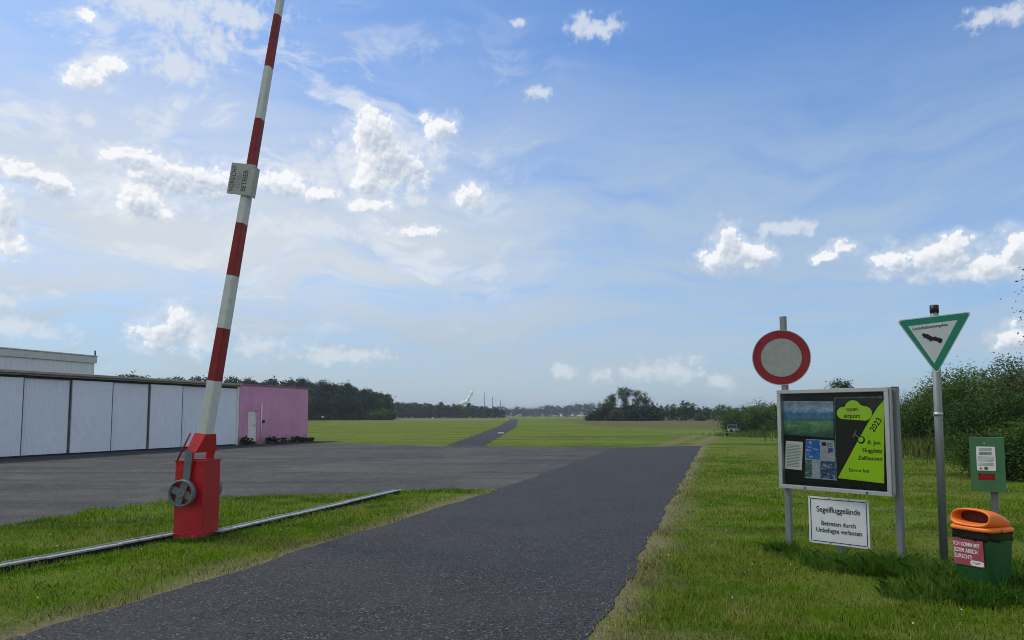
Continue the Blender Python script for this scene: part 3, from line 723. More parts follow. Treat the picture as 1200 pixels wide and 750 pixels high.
# ------------------------------------------------------------------ white text sign
P0, P1 = D(948, 607, 7.96), D(1019, 616, 7.52)
ta = math.atan2(P1[1]-P0[1], P1[0]-P0[0]); WS = math.hypot(P1[0]-P0[0], P1[1]-P0[1])
zt2 = (D(948, 579.5, 7.96)[2]+D(1019, 588, 7.52)[2])/2; zb2 = (D(948, 634, 7.96)[2]+D(1019, 645, 7.52)[2])/2
tilt = math.atan2(D(1019, 588, 7.52)[2]-D(948, 579.5, 7.96)[2], WS)
ws = thing('warning_sign', 'white sign with blue border and black lettering on a short post below the notice board', 'sign', (P0[0], P0[1], 0), ta)
m = MB(); m.box(0, WS, -.004, .004, zb2, zt2, .002); m.box(.03, WS-.03, .004, .016, zt2-.08, zt2-.05).box(.03, WS-.03, .004, .016, zb2+.05, zb2+.08); pl = m.build('sign_plate', M['white'], ws)
m = MB(); e_ = .028; t_ = .008
m.box(e_, WS-e_, -.0055, -.0045, zt2-e_, zt2-e_+t_).box(e_, WS-e_, -.0055, -.0045, zb2+e_-t_, zb2+e_).box(e_-t_, e_, -.0055, -.0045, zb2+e_, zt2-e_).box(WS-e_, WS-e_+t_, -.0055, -.0045, zb2+e_, zt2-e_)
m.build('border_line', M['blueprint'], ws)
for x_ in (.014, .36*WS, .68*WS, WS-.014):
    for z_ in (zb2+.012, zt2-.012):
        m = MB(); m.tube([(x_, -.009, z_), (x_, -.003, z_)], .006, 8); m.build('bolt', M['iron'], ws)
for body, z_, sz in (('Segelfluggelände', zt2-.155, .083), ('Betreten durch', zt2-.290, .064), ('Unbefugte verboten', zt2-.362, .064)):
    text('lettering', body, sz, ws, (WS/2, -.0055, z_), M['black'], align='CENTER', bold=.0007, sx=.83 if sz > .07 else .90)
pp_ = G(984.5, 661); m = MB()
m.box(WS*.5-.03, WS*.5+.03, .018, .065, -.05, zt2-.02, .004); m.build('post', M['galv'], ws)

# ------------------------------------------------------------------ triangle sign
T = G(1107, 672)
ts = thing('nature_reserve_sign', 'green and white inverted triangle sign with black eagle on a round steel pole', 'sign', (T[0], T[1], 0), rad(-17))
top = D(1094.5, 358, T[1]); dxl = (top[0]-T[0])
# pole leans a little; work in local frame (x right, facing the road)
c_, s_ = math.cos(rad(17)), math.sin(rad(17))
def TL(px, py, off=0.0):
    q = D(px, py, T[1]-off); dx, dy = q[0]-T[0], q[1]-T[1]
    return (dx*c_-dy*s_, q[2])
x_top = TL(1094.5, 359)[0]*1.0
m = MB(); m.tube([(0, 0, -.05), (x_top, 0, top[2]-.06)], .036, 20); m.build('pole', M['galv'], ts)
m = MB(); m.tube([(x_top, 0, top[2]-.075), (x_top, 0, top[2]+.002)], .040, 20); m.build('pole_cap', M['cap'], ts)
m = MB(); m.tube([(x_top*.56, 0, 1.50), (x_top*.56, 0, 1.53)], .041, 20); m.build('pole_clamp', M['alu'], ts)
tri = [TL(1053, 374, .05), TL(1135.5, 366.5, .05), TL(1098, 439, .05)]
def rounded(tri_, r, grow=0.0):
    ctr = np.mean(np.array(tri_), 0); out = []
    for i in range(3):
        p = np.array(tri_[i]); a = np.array(tri_[(i-1) % 3]); b_ = np.array(tri_[(i+1) % 3])
        p = ctr+(p-ctr)*(1+grow); a = ctr+(a-ctr)*(1+grow); b_ = ctr+(b_-ctr)*(1+grow)
        ua = (a-p)/np.linalg.norm(a-p); ub = (b_-p)/np.linalg.norm(b_-p)
        for t_ in np.linspace(0, 1, 7): out.append(tuple(p+ua*r*(1-t_)**2+ub*r*t_**2))
    return out
m = MB(); m.prism(rounded(tri, .045, 0), 'Y', -.052, -.046); m.build('white_edge', M['white'], ts)
m = MB(); m.prism(rounded(tri, .042, -.045), 'Y', -.0535, -.0525); m.build('green_border', M['signgreen'], ts)
inn = [TL(1066, 381.5, .05), TL(1120, 376, .05), TL(1095, 426, .05)]
m = MB(); m.prism(inn, 'Y', -.055, -.054); m.build('sign_face', M['white'], ts)
eag = [(1081, 391), (1083, 390), (1085.5, 391), (1088, 391.3), (1091, 393.5), (1094, 395), (1096, 394), (1098, 395.5), (1101, 396), (1104, 397.5), (1103.8, 400), (1102.5, 402), (1100.5, 402.3), (1098.5, 400.3), (1096, 399.3), (1093, 399), (1091.5, 399.8), (1090, 400.2), (1090, 398.5), (1088, 397.5), (1085.5, 395.8), (1082.5, 395), (1083.5, 393.8), (1081, 393.2), (1082.3, 392)]
m = MB(); m.prism([TL(a, b_, .055) for a, b_ in eag], 'Y', -.057, -.056); m.build('eagle_emblem', M['black'], ts)
p0 = TL(1071, 386.3, .055); p1 = TL(1115, 381.5, .055)
ang = math.atan2(p1[1]-p0[1], p1[0]-p0[0])
text('lettering', 'Landschaftsschutzgebiet', .0385, ts, (p0[0], -.0565, p0[1]), M['black'], (Matrix.Rotation(-ang, 4, 'Y') @ Matrix.Rotation(pi/2, 4, 'X')).to_euler(), bold=.0003, sx=.84)
for z_ in (tri[0][1]-.08, tri[0][1]-.30):
    m = MB(); m.box(-.05+x_top*.9, .05+x_top*.9, -.045, -.036, z_-.014, z_+.014, .002); m.build('clamp', M['alu'], ts)

# ------------------------------------------------------------------ dog-bag dispenser
q0 = D(1137, 545, 6.95); q1 = D(1170, 545, 6.80)
td = math.atan2(q1[1]-q0[1], q1[0]-q0[0]); WD = math.hypot(q1[0]-q0[0], q1[1]-q0[1])
zd1 = D(1140, 512.5, 6.9)[2]; zd0 = D(1140, 576, 6.9)[2]
ds = thing('dog_bag_dispenser', 'green metal dog waste bag dispenser on a grey post behind the orange lidded bin', 'dispenser', (q0[0], q0[1], 0), rad(-32))
WD = .272
m = MB(); x0s, x1s, z0s, z1s = .060, .188, zd0+.105, zd0+.165
m.ringplate([(0, zd0), (WD, zd0), (WD, zd1), (0, zd1)], [(x0s, z0s), (x1s, z0s), (x1s, z1s), (x0s, z1s)], 0, .004)
m.box(0, .004, .004, .10, zd0, zd1).box(WD-.004, WD, .004, .10, zd0, zd1).box(.004, WD-.004, .004, .10, zd0, zd0+.004).box(.004, WD-.004, .004, .10, zd1-.004, zd1).box(0, WD, .1, .104, zd0, zd1)
m.build('casing', M['boxgreen'], ds)
m = MB(); m.box(x0s-.005, x1s+.005, .016, .02, z0s-.005, z1s+.005)
for i in range(5): m.box(x0s+.01+i*.022, x0s+.026+i*.022, .008, .016, z0s+.005+.008*(i % 3), z0s+.030+.006*(i % 2), .002)
m.build('red_bag_slot', M['redbags'], ds)
m = MB(); m.tube([(.118, -.004, zd1-.055), (.118, .001, zd1-.055)], .008, 12); m.build('lock', M['alu'], ds)
m = MB(); m.box(.052, .200, -.0022, -.001, zd1-.305, zd1-.085); pn = m.build('paper_notice', M['paper'], ds)
m = MB(); r = random.Random(3)
for i in range(17):
    z_ = zd1-.100-i*.0098; 
    if i in (3, 7, 13): continue
    ind = .012 if i < 7 else 0
    m.box(.062+ind, .190-ind-r.random()*.01, -.0032, -.0024, z_-.0016, z_+(.0030 if i in (4, 5, 6) else .0010))
m.box(.075, .090, -.0032, -.0024, zd1-.293, zd1-.278).box(.110, .136, -.0032, -.0024, zd1-.296, zd1-.272)
m.build('printed_lines', M['fadedprint'], pn)
m = MB(); m.box(.150, .210, .108, .150, -.05, zd1-.05, .004); m.build('post', M['galv'], ds)

# ------------------------------------------------------------------ litter bin
B = D(1154, 690, 6.32)
lb = thing('litter_bin', 'green plastic litter bin with orange hooded lid standing in tall grass', 'bin', (B[0], B[1], 0), rad(-68))
def sec(w, d, z, n=64, e=5): return [(x_, y_, z) for x_, y_ in ell(w, d, 0, 0, n, e)]
m = MB(); m.loft([sec(.155, .130, 0), sec(.160, .136, .012), sec(.180, .158, .50), sec(.182, .160, .535)]); m.build('bin_body', M['binbody'], lb)
m = MB(); rng = random.Random(5); rings = []
for z_, g_ in ((.475, .002), (.478, .006), (.50, .007), (.52, .006), (.542, .010)):
    base_ = sec(.180+g_, .158+g_, z_, 96, 5)
    rings.append([(x_*(1+rng.uniform(-.006, .008)), y_*(1+rng.uniform(-.006, .008)), z_+rng.uniform(-.006, .006)+(.010*math.sin(j*.31)+.006*math.sin(j*.77) if z_ < .479 else 0)) for j, (x_, y_, _) in enumerate(base_)])
m.loft(rings, False, False); m.build('bin_bag', M['bag'], lb)
# lid: rolled rim + hood with a real opening
m = MB(); m.loft([sec(.190, .168, .545), sec(.195, .173, .551), sec(.195, .173, .566), sec(.188, .166, .577), sec(.170, .15, .584)], False, True); m.build('lid_rim', M['orange'], lb)
N_ = 56
def yring(rx, rz, cz, y, e=2.4, fl=None):
    out = []
    for x_, z_ in ell(rx, rz, 0, cz, N_, e):
        out.append((x_, y+(z_-cz)*.35, max(z_, .584)))
    return out
m = MB()
m.loft([yring(.146, .046, .652, -.045, 2.4), yring(.154, .052, .652, -.120, 2.4), yring(.160, .057, .652, -.138, 2.4), yring(.167, .066, .650, -.148, 2.6), yring(.174, .074, .648, -.138, 2.8),
        yring(.178, .078, .644, -.09, 3), yring(.178, .072, .636, -.02, 3), yring(.174, .058, .618, .06, 3), yring(.160, .038, .600, .125, 3), yring(.13, .02, .590, .155, 3)], False, True)
m.build('lid_hood', M['orange'], lb)
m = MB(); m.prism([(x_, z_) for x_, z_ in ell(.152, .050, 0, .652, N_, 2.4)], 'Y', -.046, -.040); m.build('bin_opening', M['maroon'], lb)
for a_, b_ in ((-.198, -.222), (.198, .214)):
    m = MB(); m.tube([(a_, -.03, .562), (b_, -.03, .562)], .014, 10); m.build('hinge', M['orange'], lb)
# sticker on the sloping front face
st = thing('sticker', None, None); bpy.data.objects.remove(st)
tl = math.atan(.0225/.49); Ms = Matrix.Translation((0, -.1365, 0)) @ Matrix.Rotation(tl, 4, 'X')
m = MB(); m.box(-.150, .120, -.0055, -.0035, .255, .472, 0, Ms); sk = m.build('sticker', M['sticker'], lb)
rt = (Ms.to_3x3() @ Matrix.Rotation(pi/2, 3, 'X')).to_euler()
for body, z_ in (('ICH KOMM MIT', .412), ('JEDEM ARSCH', .361), ('ZURECHT!', .310)):
    text('lettering', body, .046, sk, tuple(Ms @ Vector((-.142, -.0062, z_))), M['stickerwhite'], rt, bold=.0007, sx=.74)
m = MB(); m.prism(ell(.058, .022, .058, .283, 24, 4), 'Y', -.0068, -.0058); 
bmesh.ops.transform(m.bm, matrix=Ms, verts=m.bm.verts); m.build('sticker_logo', M['stickerwhite'], sk)
m = MB(); m.prism([(.016, .285), (.024, .292), (.024, .278)], 'Y', -.0078, -.007).box(.03, .09, -.0078, -.007, .287, .291).box(.03, .082, -.0078, -.007, .277, .280)
bmesh.ops.transform(m.bm, matrix=Ms, verts=m.bm.verts); m.build('sticker_print', M['fadedprint'], sk)

# ------------------------------------------------------------------ hangar and pink annexe
hg = thing('hangar', 'long low hangar with white corrugated sliding doors at the left', 'hangar', (HO[0], HO[1], 0), th)
S0, S1 = -14.65, 12.6
m = MB(); m.box(S0, S1, .30, 11, 0, 2.98); m.box(S0, S1, .02, .30, 0, .045); m.box(S0, S1, .05, .28, 2.86, 2.95); m.build('wall', M['shadowgap'], hg)  # near-black strip above the doors paints in the shade under the overhang
m = MB(); m.box(S0-.2, S1+.02, -.16, 11.2, 3.02, 3.11, .01); m.box(S0-.2, S1+.02, -.02, .12, 2.95, 3.015); m.build('roof', M['roofedge'], hg)
k_ = 0; x_ = .95-1.945*8
while x_ < S1-.1:
    m = MB(); y_ = .05 if k_ % 2 else .12
    xa, xb, nr = x_+.022, x_+1.945-.022, 19; pr = []; st_ = (xb-xa)/nr
    for q in range(nr): pr += [(xa+st_*q, y_+.018), (xa+st_*(q+.30), y_+.018), (xa+st_*(q+.42), y_), (xa+st_*(q+.88), y_)]
    pr += [(xb, y_+.018), (xb, y_+.06), (xa, y_+.06)]; m.prism(pr, 'Z', .07, 2.86)
    dd = m.build('sliding_door', M['door'], hg)
    for xa in (x_+.004, x_+1.925):
        m = MB(); m.box(xa, xa+.016, y_-.012, y_+.05, .06, 2.87); m.build('door_edge', M['iron'], dd)
    x_ += 1.945; k_ += 1
m = MB(); m.box(S1-.16, S1-.02, .0, .3, 0, 2.94); m.build('corner_trim', M['pinkdoor'], hg)

pk = thing('pink_building', 'pink rendered annexe with a white door at the end of the hangar', 'building', (*H(S1+.02), 0), th)
PL = 6.05
dx0, dx1 = .70, 1.42
m = MB(); m.box(0, dx0, 0, 9, 0, 3.06).box(dx1, PL, 0, 9, 0, 3.06).box(dx0, dx1, 0, 9, 1.77, 3.06).box(dx0, dx1, .16, 9, 0, 1.77); m.build('wall', M['pink'], pk)
m = MB(); m.box(-.01, PL+.06, -.06, 9.1, 3.062, 3.13, .01); m.build('roof_edge', M['pinkedge'], pk)
m = MB(); m.box(dx0+.05, dx1-.05, .08, .13, .02, 1.72, .004); d_ = m.build('door', M['pinkdoor'], pk)
m = MB(); m.tube([(dx1-.12, .05, 1.0), (dx1-.12, .08, 1.0)], .02, 10).tube([(dx1-.12, .05, 1.0), (dx1-.24, .05, 1.0)], .012, 8); m.build('handle', M['cap'], d_)
m = MB(); m.box(dx0, dx0+.045, .05, .155, 0, 1.75).box(dx1-.045, dx1, .05, .155, 0, 1.75).box(dx0+.046, dx1-.046, .05, .155, 1.725, 1.769); m.build('door_frame', M['stickerwhite'], pk)
m = MB(); m.tube([(1.72, -.04, .2), (1.72, -.04, 2.13)], .035, 10); m.build('pipe', M['pinkdoor'], pk)
m = MB(); m.box(1.80, 1.94, -.12, -.001, 1.12, 1.26, .01); m.build('wall_lamp', M['cap'], pk)

q = D(111, 418, 50); L2 = 40
sh = thing('white_shed', 'taller pale metal clad building standing behind the hangar', 'building', (q[0]-TH[0]*L2, q[1]-TH[1]*L2, 0), th)
m = MB(); m.box(0, L2, 0, 14, 0, q[2]-.45); m.build('wall', M['shed'], sh)
m = MB(); m.box(-.1, L2+.1, -.12, 14.1, q[2]-.448, q[2], .02).box(-.15, L2+.12, -.18, 14.12, q[2]+.001, q[2]+.07, .01); m.build('roof', M['alu'], sh)
m = MB(); m.tube([(L2+.02, 0, q[2]+.05), (L2+.02, 0, q[2]+.42)], .05, 8).box(L2-.05, L2+.09, -.02, .02, q[2]+.3, q[2]+.36); m.build('lightning_rod', M['darkpost'], sh)

# ------------------------------------------------------------------ foliage
def clumped(blobs, n, size, seed, flat=.6, spread=.35, per=28, shell=.55):
    """leaf quads gathered in clumps through ellipsoidal volumes"""
    r = np.random.default_rng(seed); B_ = np.array(blobs, float); vol = B_[:, 3]*B_[:, 4]*B_[:, 5]; pr = vol**.75; pr /= pr.sum()
    nc = max(3, n//per); bi = r.choice(len(B_), nc, p=pr); dv = r.normal(size=(nc, 3)); dv /= np.linalg.norm(dv, axis=1)[:, None]
    rr = shell+(1-shell)*r.random(nc)**.6; rr *= 1+r.normal(0, .065, nc)
    cc = B_[bi, :3]+dv*rr[:, None]*B_[bi, 3:6]; cs_ = spread*(.5+r.random(nc))*np.minimum(1, B_[bi, 3:6].mean(1))
    ci = r.integers(0, nc, n); p = cc[ci]+r.normal(size=(n, 3))*cs_[ci][:, None]*np.array([1, 1, .75])
    nrm = r.normal(size=(n, 3)); nrm[:, 2] = np.abs(nrm[:, 2])+flat; nrm /= np.linalg.norm(nrm, axis=1)[:, None]
    a = np.cross(nrm, r.normal(size=(n, 3))); a /= np.linalg.norm(a, axis=1)[:, None]; b_ = np.cross(nrm, a)
    s_ = size*(.6+.8*r.random(n)); a *= s_[:, None]*.9; b_ *= s_[:, None]*.5
    co = np.stack([p-a, p-b_*.9-a*.1, p+a, p+b_*.9-a*.1], 1).reshape(-1, 3)
    cr_ = r.random(nc); rnd = np.clip(.55*cr_[ci]+.45*r.random(n), 0, 1)
    co[:, 2] = np.maximum(co[:, 2], .02); return co, rnd
def skeleton(h, r0, blobs, seed, limbs=6, tw=3):
    r = random.Random(seed); m = MB(); top_ = [(r.uniform(-.1, .1)*h*.2*t_, r.uniform(-.1, .1)*h*.2*t_, h*t_) for t_ in (0, .15, .35, .55, .75)]
    m.tube(top_, [r0*1.3, r0, r0*.8, r0*.5, r0*.15], 8)
    for i in range(limbs):
        b_ = blobs[i % len(blobs)]; s_ = Vector(top_[1+i % 3]); e_ = Vector(b_[:3])+Vector((r.uniform(-.5, .5)*b_[3], r.uniform(-.5, .5)*b_[4], r.uniform(0, .5)*b_[5]))
        mid_ = (s_+e_)/2+Vector((r.uniform(-.1, .1)*h, r.uniform(-.1, .1)*h, .04*h)); m.tube([s_, mid_, e_], [r0*.5, r0*.32, r0*.08], 6)
        for _ in range(tw):
            f_ = mid_.lerp(e_, r.random()); g_ = f_+Vector((r.uniform(-1, 1), r.uniform(-1, 1), r.uniform(0, 1)))*b_[3]*.6; m.tube([f_, (f_+g_)/2+Vector((0, 0, .03*h)), g_], [r0*.16, r0*.1, r0*.03], 5)
    return m
def plant(name, label, cat, loc, blobs, n, size, leafm, h, r0, seed, group=None, spread=.35, rot=0, limbs=6, shell=.55):
    t = thing(name, label, cat, loc, rot, group)
    co, rnd = clumped(blobs, n, size, seed, spread=spread, shell=shell); np_mesh('crown', co, 4, leafm, rnd, t)
    skeleton(h, r0, blobs, seed, limbs).build('trunk', M['bark'], t); return t
def bush_blobs(w, d, h, seed, n=7):
    r = random.Random(seed); out = []
    for i in range(n):
        a = r.random()*2*pi; q_ = r.random()**.5*.6; s_ = r.uniform(.38, .6)
        out.append((math.cos(a)*w*q_, math.sin(a)*d*q_, h*r.uniform(.32, .66), w*s_, d*s_, h*r.uniform(.26, .36)))
    out.append((0, 0, h*.30, w*.85, d*.85, h*.32)); return out

# right-hand hedge, one bush or tree after another
def at(px, d): q_ = D(px, 480, d); return (q_[0], q_[1], float(gz(q_[0], q_[1])))
def hz_(py, d): return EYE+(487-py)/F*d
specs = [ # px centre, d, half width m, top py, leaf mat, label, n
 (1205, 17.5, 1.45, 492, 'leaf_mid', 'low round bush at the right edge of the meadow, nearest in the hedge', 41600, 0.037),
 (1178, 25, 2.2, 458, 'leaf_dark', 'dark broad bush right behind the green dispenser', 48000, 0.051),
 (1232, 29, 3.2, 414, 'leaf_olive', 'tall olive green bush at the right edge of the hedge', 54400, 0.055),
 (1165, 33, 2.9, 418, 'leaf_mid', 'tallest dense bush of the hedge right of the triangle sign', 67200, 0.055),
 (1108, 36, 2.5, 441, 'leaf_mid', 'leafy bush of the hedge behind the triangle sign pole', 54400, 0.055),
 (1068, 42, 2.3, 467, 'leaf_dark', 'bush at the left end of the near hedge just right of the notice board', 41600, 0.060),
]
for i, (px, d, hw, py, lm, lab, n, sz) in enumerate(specs):
    h = hz_(py, d); plant('bush', lab, 'bush', at(px, d), bush_blobs(hw, hw*.9, h, 40+i, 9), n, sz, M[lm], h*.9, .09, 40+i, 'bushes of the right hand hedge', spread=.25, limbs=10)
for i, (px, d, hw, py, lab) in enumerate(((1030, 55, 3.2, 462, 'bush of the hedge hidden behind the right half of the notice board'), (975, 72, 4.2, 470, 'bush of the hedge behind the middle of the notice board'),
        (935, 88, 4.5, 470, 'bush of the hedge behind the left half of the notice board'), (899, 97, 3.6, 470, 'dark bush left of the notice board post, beyond the parked off-roader'), (868, 101, 3.5, 474, 'dark bush at the far left end of the hedge behind the off-roader'), (1010, 60, 3.5, 468, 'bush of the far hedge between two larger bushes behind the notice board'))):
    p = at(px, d); h = hz_(py, d)-p[2]; plant('bush', lab, 'bush', p, bush_blobs(hw, hw*.8, h, 60+i, 8), 12000, .12, M['leaf_mid' if i in (3, 4) else 'leaf_dark'], h*.8, .09, 60+i, 'bushes of the right hand hedge', spread=.4)
p = at(986, 74); hh = hz_(442, 74)-p[2]
plant('young_tree', 'small round topped tree rising above the notice board', 'tree', p, [(0, 0, hh*.84, .95, .9, .55), (.5, 0, hh*.78, .7, .6, .45), (-.6, .1, hh*.77, .6, .5, .4), (0, 0, hh*.5, 1.1, 1, 1.3)], 4200, .11, M['leaf_dark'], hh, .09, 71, spread=.3)
plant('overhanging_tree', 'leafy tree whose branches reach in at the right edge of the photo', 'tree', (17.55, 20.5, 0), [(0, 0, 4.6, 2.6, 2.4, 1.9), (-1.6, -.4, 4.35, 1.5, 1.0, .9), (-1.6, -.2, 3.6, 1.3, .9, .5), (1, 1, 6, 2, 2, 1.6)], 34000, .055, M['leaf_dark'], 6.5, .16, 72, spread=.2)
# weeds and little bushes at the foot of the pink wall
for i, (s_, w_, h_, lab) in enumerate(((.28, .40, .42, 'small bush at the corner of hangar and pink wall'), (2.45, .95, .42, 'low bush right of the white door on the pink wall'), (4.45, .55, .36, 'small bush against the right part of the pink wall'), (5.65, .35, .3, 'smallest bush at the right corner of the pink wall'))):
    p = H(S1+s_, .38); plant('wall_bush', lab, 'bush', (*p, 0), bush_blobs(w_, .3, h_, 80+i, 5), 1500, .05, M['leaf_dark'], h_*.7, .015, 80+i, 'little bushes at the foot of the pink wall', spread=.14)

# far trees: six crowns, copied
def far_tree(kind, seed):
    r = random.Random(seed)
    if kind == 'pine': blobs = [(r.uniform(-.5, .5), r.uniform(-.5, .5), 8.3+r.uniform(-.3, .8), 2.3, 2.3, 2.2), (r.uniform(-1, 1), 0, 6.2, 2.8, 2.6, 1.8), (0, 0, 4.2, 2.4, 2.4, 2), (.6, .5, 10, 1.4, 1.4, 1.6)]
    elif kind == 'oak': blobs = [(r.uniform(-2, 2), r.uniform(-1, 1), r.uniform(4.5, 9), r.uniform(1.5, 2.6), 2, r.uniform(1.2, 2.2)) for _ in range(7)]+[(0, 0, 4, 3.2, 3, 3), (0, 0, 1.6, 3.2, 2.6, 1.6)]
    else: blobs = bush_blobs(3, 2.6, 3.2, seed, 6)
    return blobs
protos = {}
def make_far(name, label, cat, group, kind, leafm, seed, n=2200, size=.42):
    co, rnd = clumped(far_tree(kind, seed), n, size, seed, spread=.55, per=24)
    t = thing(name, label, cat, (0, 0, 0), 0, group); np_mesh('crown', co, 4, leafm, rnd, t)
    if kind != 'bush':
        m = MB(); m.tube([(0, 0, -.2), (.1, 0, 3), (0, .1, 8)], [.28, .2, .08], 7); m.build('trunk', M['bark'], t)
    return t
def row(name, label, cat, group, kind, mats, items, seed, n=2200, size=.42):
    ps = [make_far(name, label, cat, group, kind, M[mats[i % len(mats)]], seed+i, n, size) for i in range(min(4, len(items)))]
    r = random.Random(seed); H0 = 11.2 if kind != 'bush' else 3.1
    for i, (x, y, h) in enumerate(items):
        o = ps[i] if i < len(ps) else copy_tree(ps[i % len(ps)])
        o.location = (x, y, float(gz(x, y))); s_ = h/H0; o.scale = (s_*r.uniform(.85, 1.2), s_*r.uniform(.9, 1.1), s_*r.uniform(.96, 1.04)); o.rotation_euler = (0, 0, r.random()*6.28)
r = random.Random(11)
prof = [(135, 443), (150, 440), (168, 443), (200, 445), (240, 445), (290, 447), (330, 447), (352, 446), (380, 450), (410, 453), (440, 457), (452, 462), (459, 468)]
items = []
for px in np.arange(136, 458, 5.2):
    d = np.interp(px, [136, 460], [185, 265])+r.uniform(-6, 10); py = np.interp(px, [a for a, _ in prof], [b_ for _, b_ in prof])+r.uniform(-1.5, 4)
    q_ = D(px+r.uniform(-2, 2), 480, d); items.append((q_[0], q_[1], hz_(py, d)))
for px in np.arange(340, 455, 7):
    d = np.interp(px, [136, 460], [180, 255])-8; q_ = D(px, 480, d); items.append((q_[0], q_[1], hz_(466+r.uniform(-3, 3), d)))
row('forest_tree', 'dark tree in the wood left of centre, beyond the pink building and the field', 'tree', 'trees of the left hand wood', 'pine', ['needle', 'leaf_dark', 'needle'], items, 200)
items = []
for px in np.arange(345, 460, 6.5):
    d = 238+r.uniform(-3, 3); q_ = D(px, 480, d); items.append((q_[0], q_[1], r.uniform(2.6, 3.8)))
row('forest_edge_bush', 'low bush along the foot of the wood left of centre', 'bush', 'bushes along the left hand wood', 'bush', ['leaf_mid', 'leaf_dark'], items, 230, 900, .35)
items = []
for px in np.arange(461, 590, 4.0):
    d = 430+r.uniform(-12, 15); py = np.interp(px, [461, 475, 520, 560, 590], [469, 470, 472, 473, 478])+r.uniform(-1, 2.5); q_ = D(px, 480, d); items.append((q_[0], q_[1], hz_(py, d)))
row('distant_tree', 'distant tree of the dark row across the field left of the runway', 'tree', 'distant tree row left of the runway', 'oak', ['needle', 'leaf_dark'], items, 260, 1500, .6)
# the far horizon wood: reads as one mass
blobs = []
for x in np.arange(-260, 330, 7.0):
    y = 900+r.uniform(-20, 20); h = 11+r.uniform(-2.5, 3)+3*math.sin(x*.02); blobs.append((x, y, h*.5, 5.5, 5, h*.5))
for x in np.arange(80, 118, 9): blobs.append((x, 900, 13, 1.6, 1.6, 5))
co, rnd = clumped(blobs, 60000, 1.0, 5, spread=1.3, per=18, shell=.3)
o = np_mesh('horizon_wood', co, 4, M['needle'], rnd); tag(o, 'far off wood along the horizon, blue with distance', 'wood', kind='stuff')
# group of tall trees right of the runway
def bigtree(px, hw, py, lab, seed, blobsf):
    d = 216; h = hz_(py, d); q_ = D(px, 480, d); plant('tall_tree', lab, 'tree', (q_[0], q_[1], 0), blobsf(h), 6500, .19, M['leaf_olive' if seed % 2 else 'leaf_dark'], h, .22, seed, 'tall trees right of the runway', spread=.42, limbs=8, shell=.35)
bigtree(716, 2.5, 463, 'left tree of the tall group with a sloping crown beyond the runway', 91, lambda h: [(0, 0, h*.72, 1.6, 1.5, 1.5), (-1.3, 0, h*.52, 1.8, 1.4, 1.5), (.6, 0, h*.9, .9, .9, 1.0), (0, 0, h*.33, 2.4, 1.6, 1.8)])
bigtree(732, 2.5, 455, 'tallest tree of the group with an open feathery crown beyond the runway', 92, lambda h: [(-1.1, 0, h*.85, .8, .8, 1.5), (.3, 0, h*.88, .7, .8, 1.4), (1.3, 0, h*.84, .7, .7, 1.5), (0, 0, h*.6, .8, .8, 2.0), (.2, 0, h*.25, 2.2, 1.5, 1.8)])
bigtree(748, 2.5, 457, 'right tree of the tall group with a broad domed crown beyond the runway', 93, lambda h: [(-.6, 0, h*.88, 1.3, 1, 1.0), (1.3, 0, h*.75, 1.4, 1.2, 1.4), (2.9, 0, h*.6, 1.3, 1.0, 1.1), (-.6, 0, h*.6, 1.3, 1.1, 1.6), (1, 0, h*.3, 3, 1.6, 2.0)])
items = []
for px in np.arange(690, 772, 5.5):
    d = 214+r.uniform(-3, 4); py = np.interp(px, [690, 705, 770], [486, 478, 476])+r.uniform(-1, 1); q_ = D(px, 480, d); items.append((q_[0], q_[1], hz_(py, d)))
row('thicket_bush', 'dark bush in the thicket under the tall trees right of the runway', 'bush', 'thicket under the tall trees', 'bush', ['leaf_dark', 'needle'], items, 300, 1100, .34)
items = []
for px in np.arange(766, 905, 5.5):
    d = 225+r.uniform(-4, 6); py = np.interp(px, [766, 778, 800, 806, 815, 850, 905], [477, 472, 470, 468, 474, 474, 476])+r.uniform(-1, 2.0); q_ = D(px, 480, d); items.append((q_[0], q_[1], hz_(py, d)))
row('meadow_tree', 'dark leafy tree of the row between the tall tree group and the hedge', 'tree', 'tree row right of the tall group', 'oak', ['leaf_dark', 'leaf_mid', 'needle'], items, 320, 1700, .40)
for px, d, w_, h_, lab in ((723, 209, 2.3, 3.2, 'pale olive bush in front of the tall trees'), (820, 214, 2.3, 2.5, 'pale round bush in front of the tree row on the right')):
    q_ = D(px, 480, d); plant('pale_bush', lab, 'bush', (q_[0], q_[1], 0), bush_blobs(w_, 1.5, h_, int(px), 6), 2500, .2, M['leaf_olive'], h_*.6, .05, int(px), spread=.3)

# ------------------------------------------------------------------ off-roader
J = at(857.5, 90)
jp = thing('off_roader', 'small pale green off-road car parked in front of the hedge, seen from the front', 'car', J, rad(-24))
m = MB(); m.box(-.62, .62, .05, 2.6, .42, .88, .05).box(-.40, .40, -.75, .05, .50, .90, .05); m.box(-.70, -.40, -.62, -.05, .70, .76, .02).box(.40, .70, -.62, -.05, .70, .76, .02).box(-.62, .62, 1.9, 2.6, .7, 1.0, .03); m.build('body', M['jeep'], jp)
m = MB(); m.box(-.22, .22, -.765, -.751, .54, .84); m.build('grille', M['cap'], jp)
for s_ in (-1, 1):
    m = MB(); m.tube([(s_*.31, -.80, .74), (s_*.31, -.75, .74)], .08, 14); m.build('headlight', M['stickerwhite'], jp)
    for yy in (-.35, 2.05):
        m = MB(); x0_ = s_*.60; m.tube([(x0_-.10, yy, .33), (x0_+.10, yy, .33)], .33, 22); wl = m.build('wheel', M['tyre'], jp)
        m = MB(); m.tube([(x0_+s_*.085, yy, .33), (x0_+s_*.108, yy, .33)], .17, 16); m.build('rim', M['jeep'], wl)
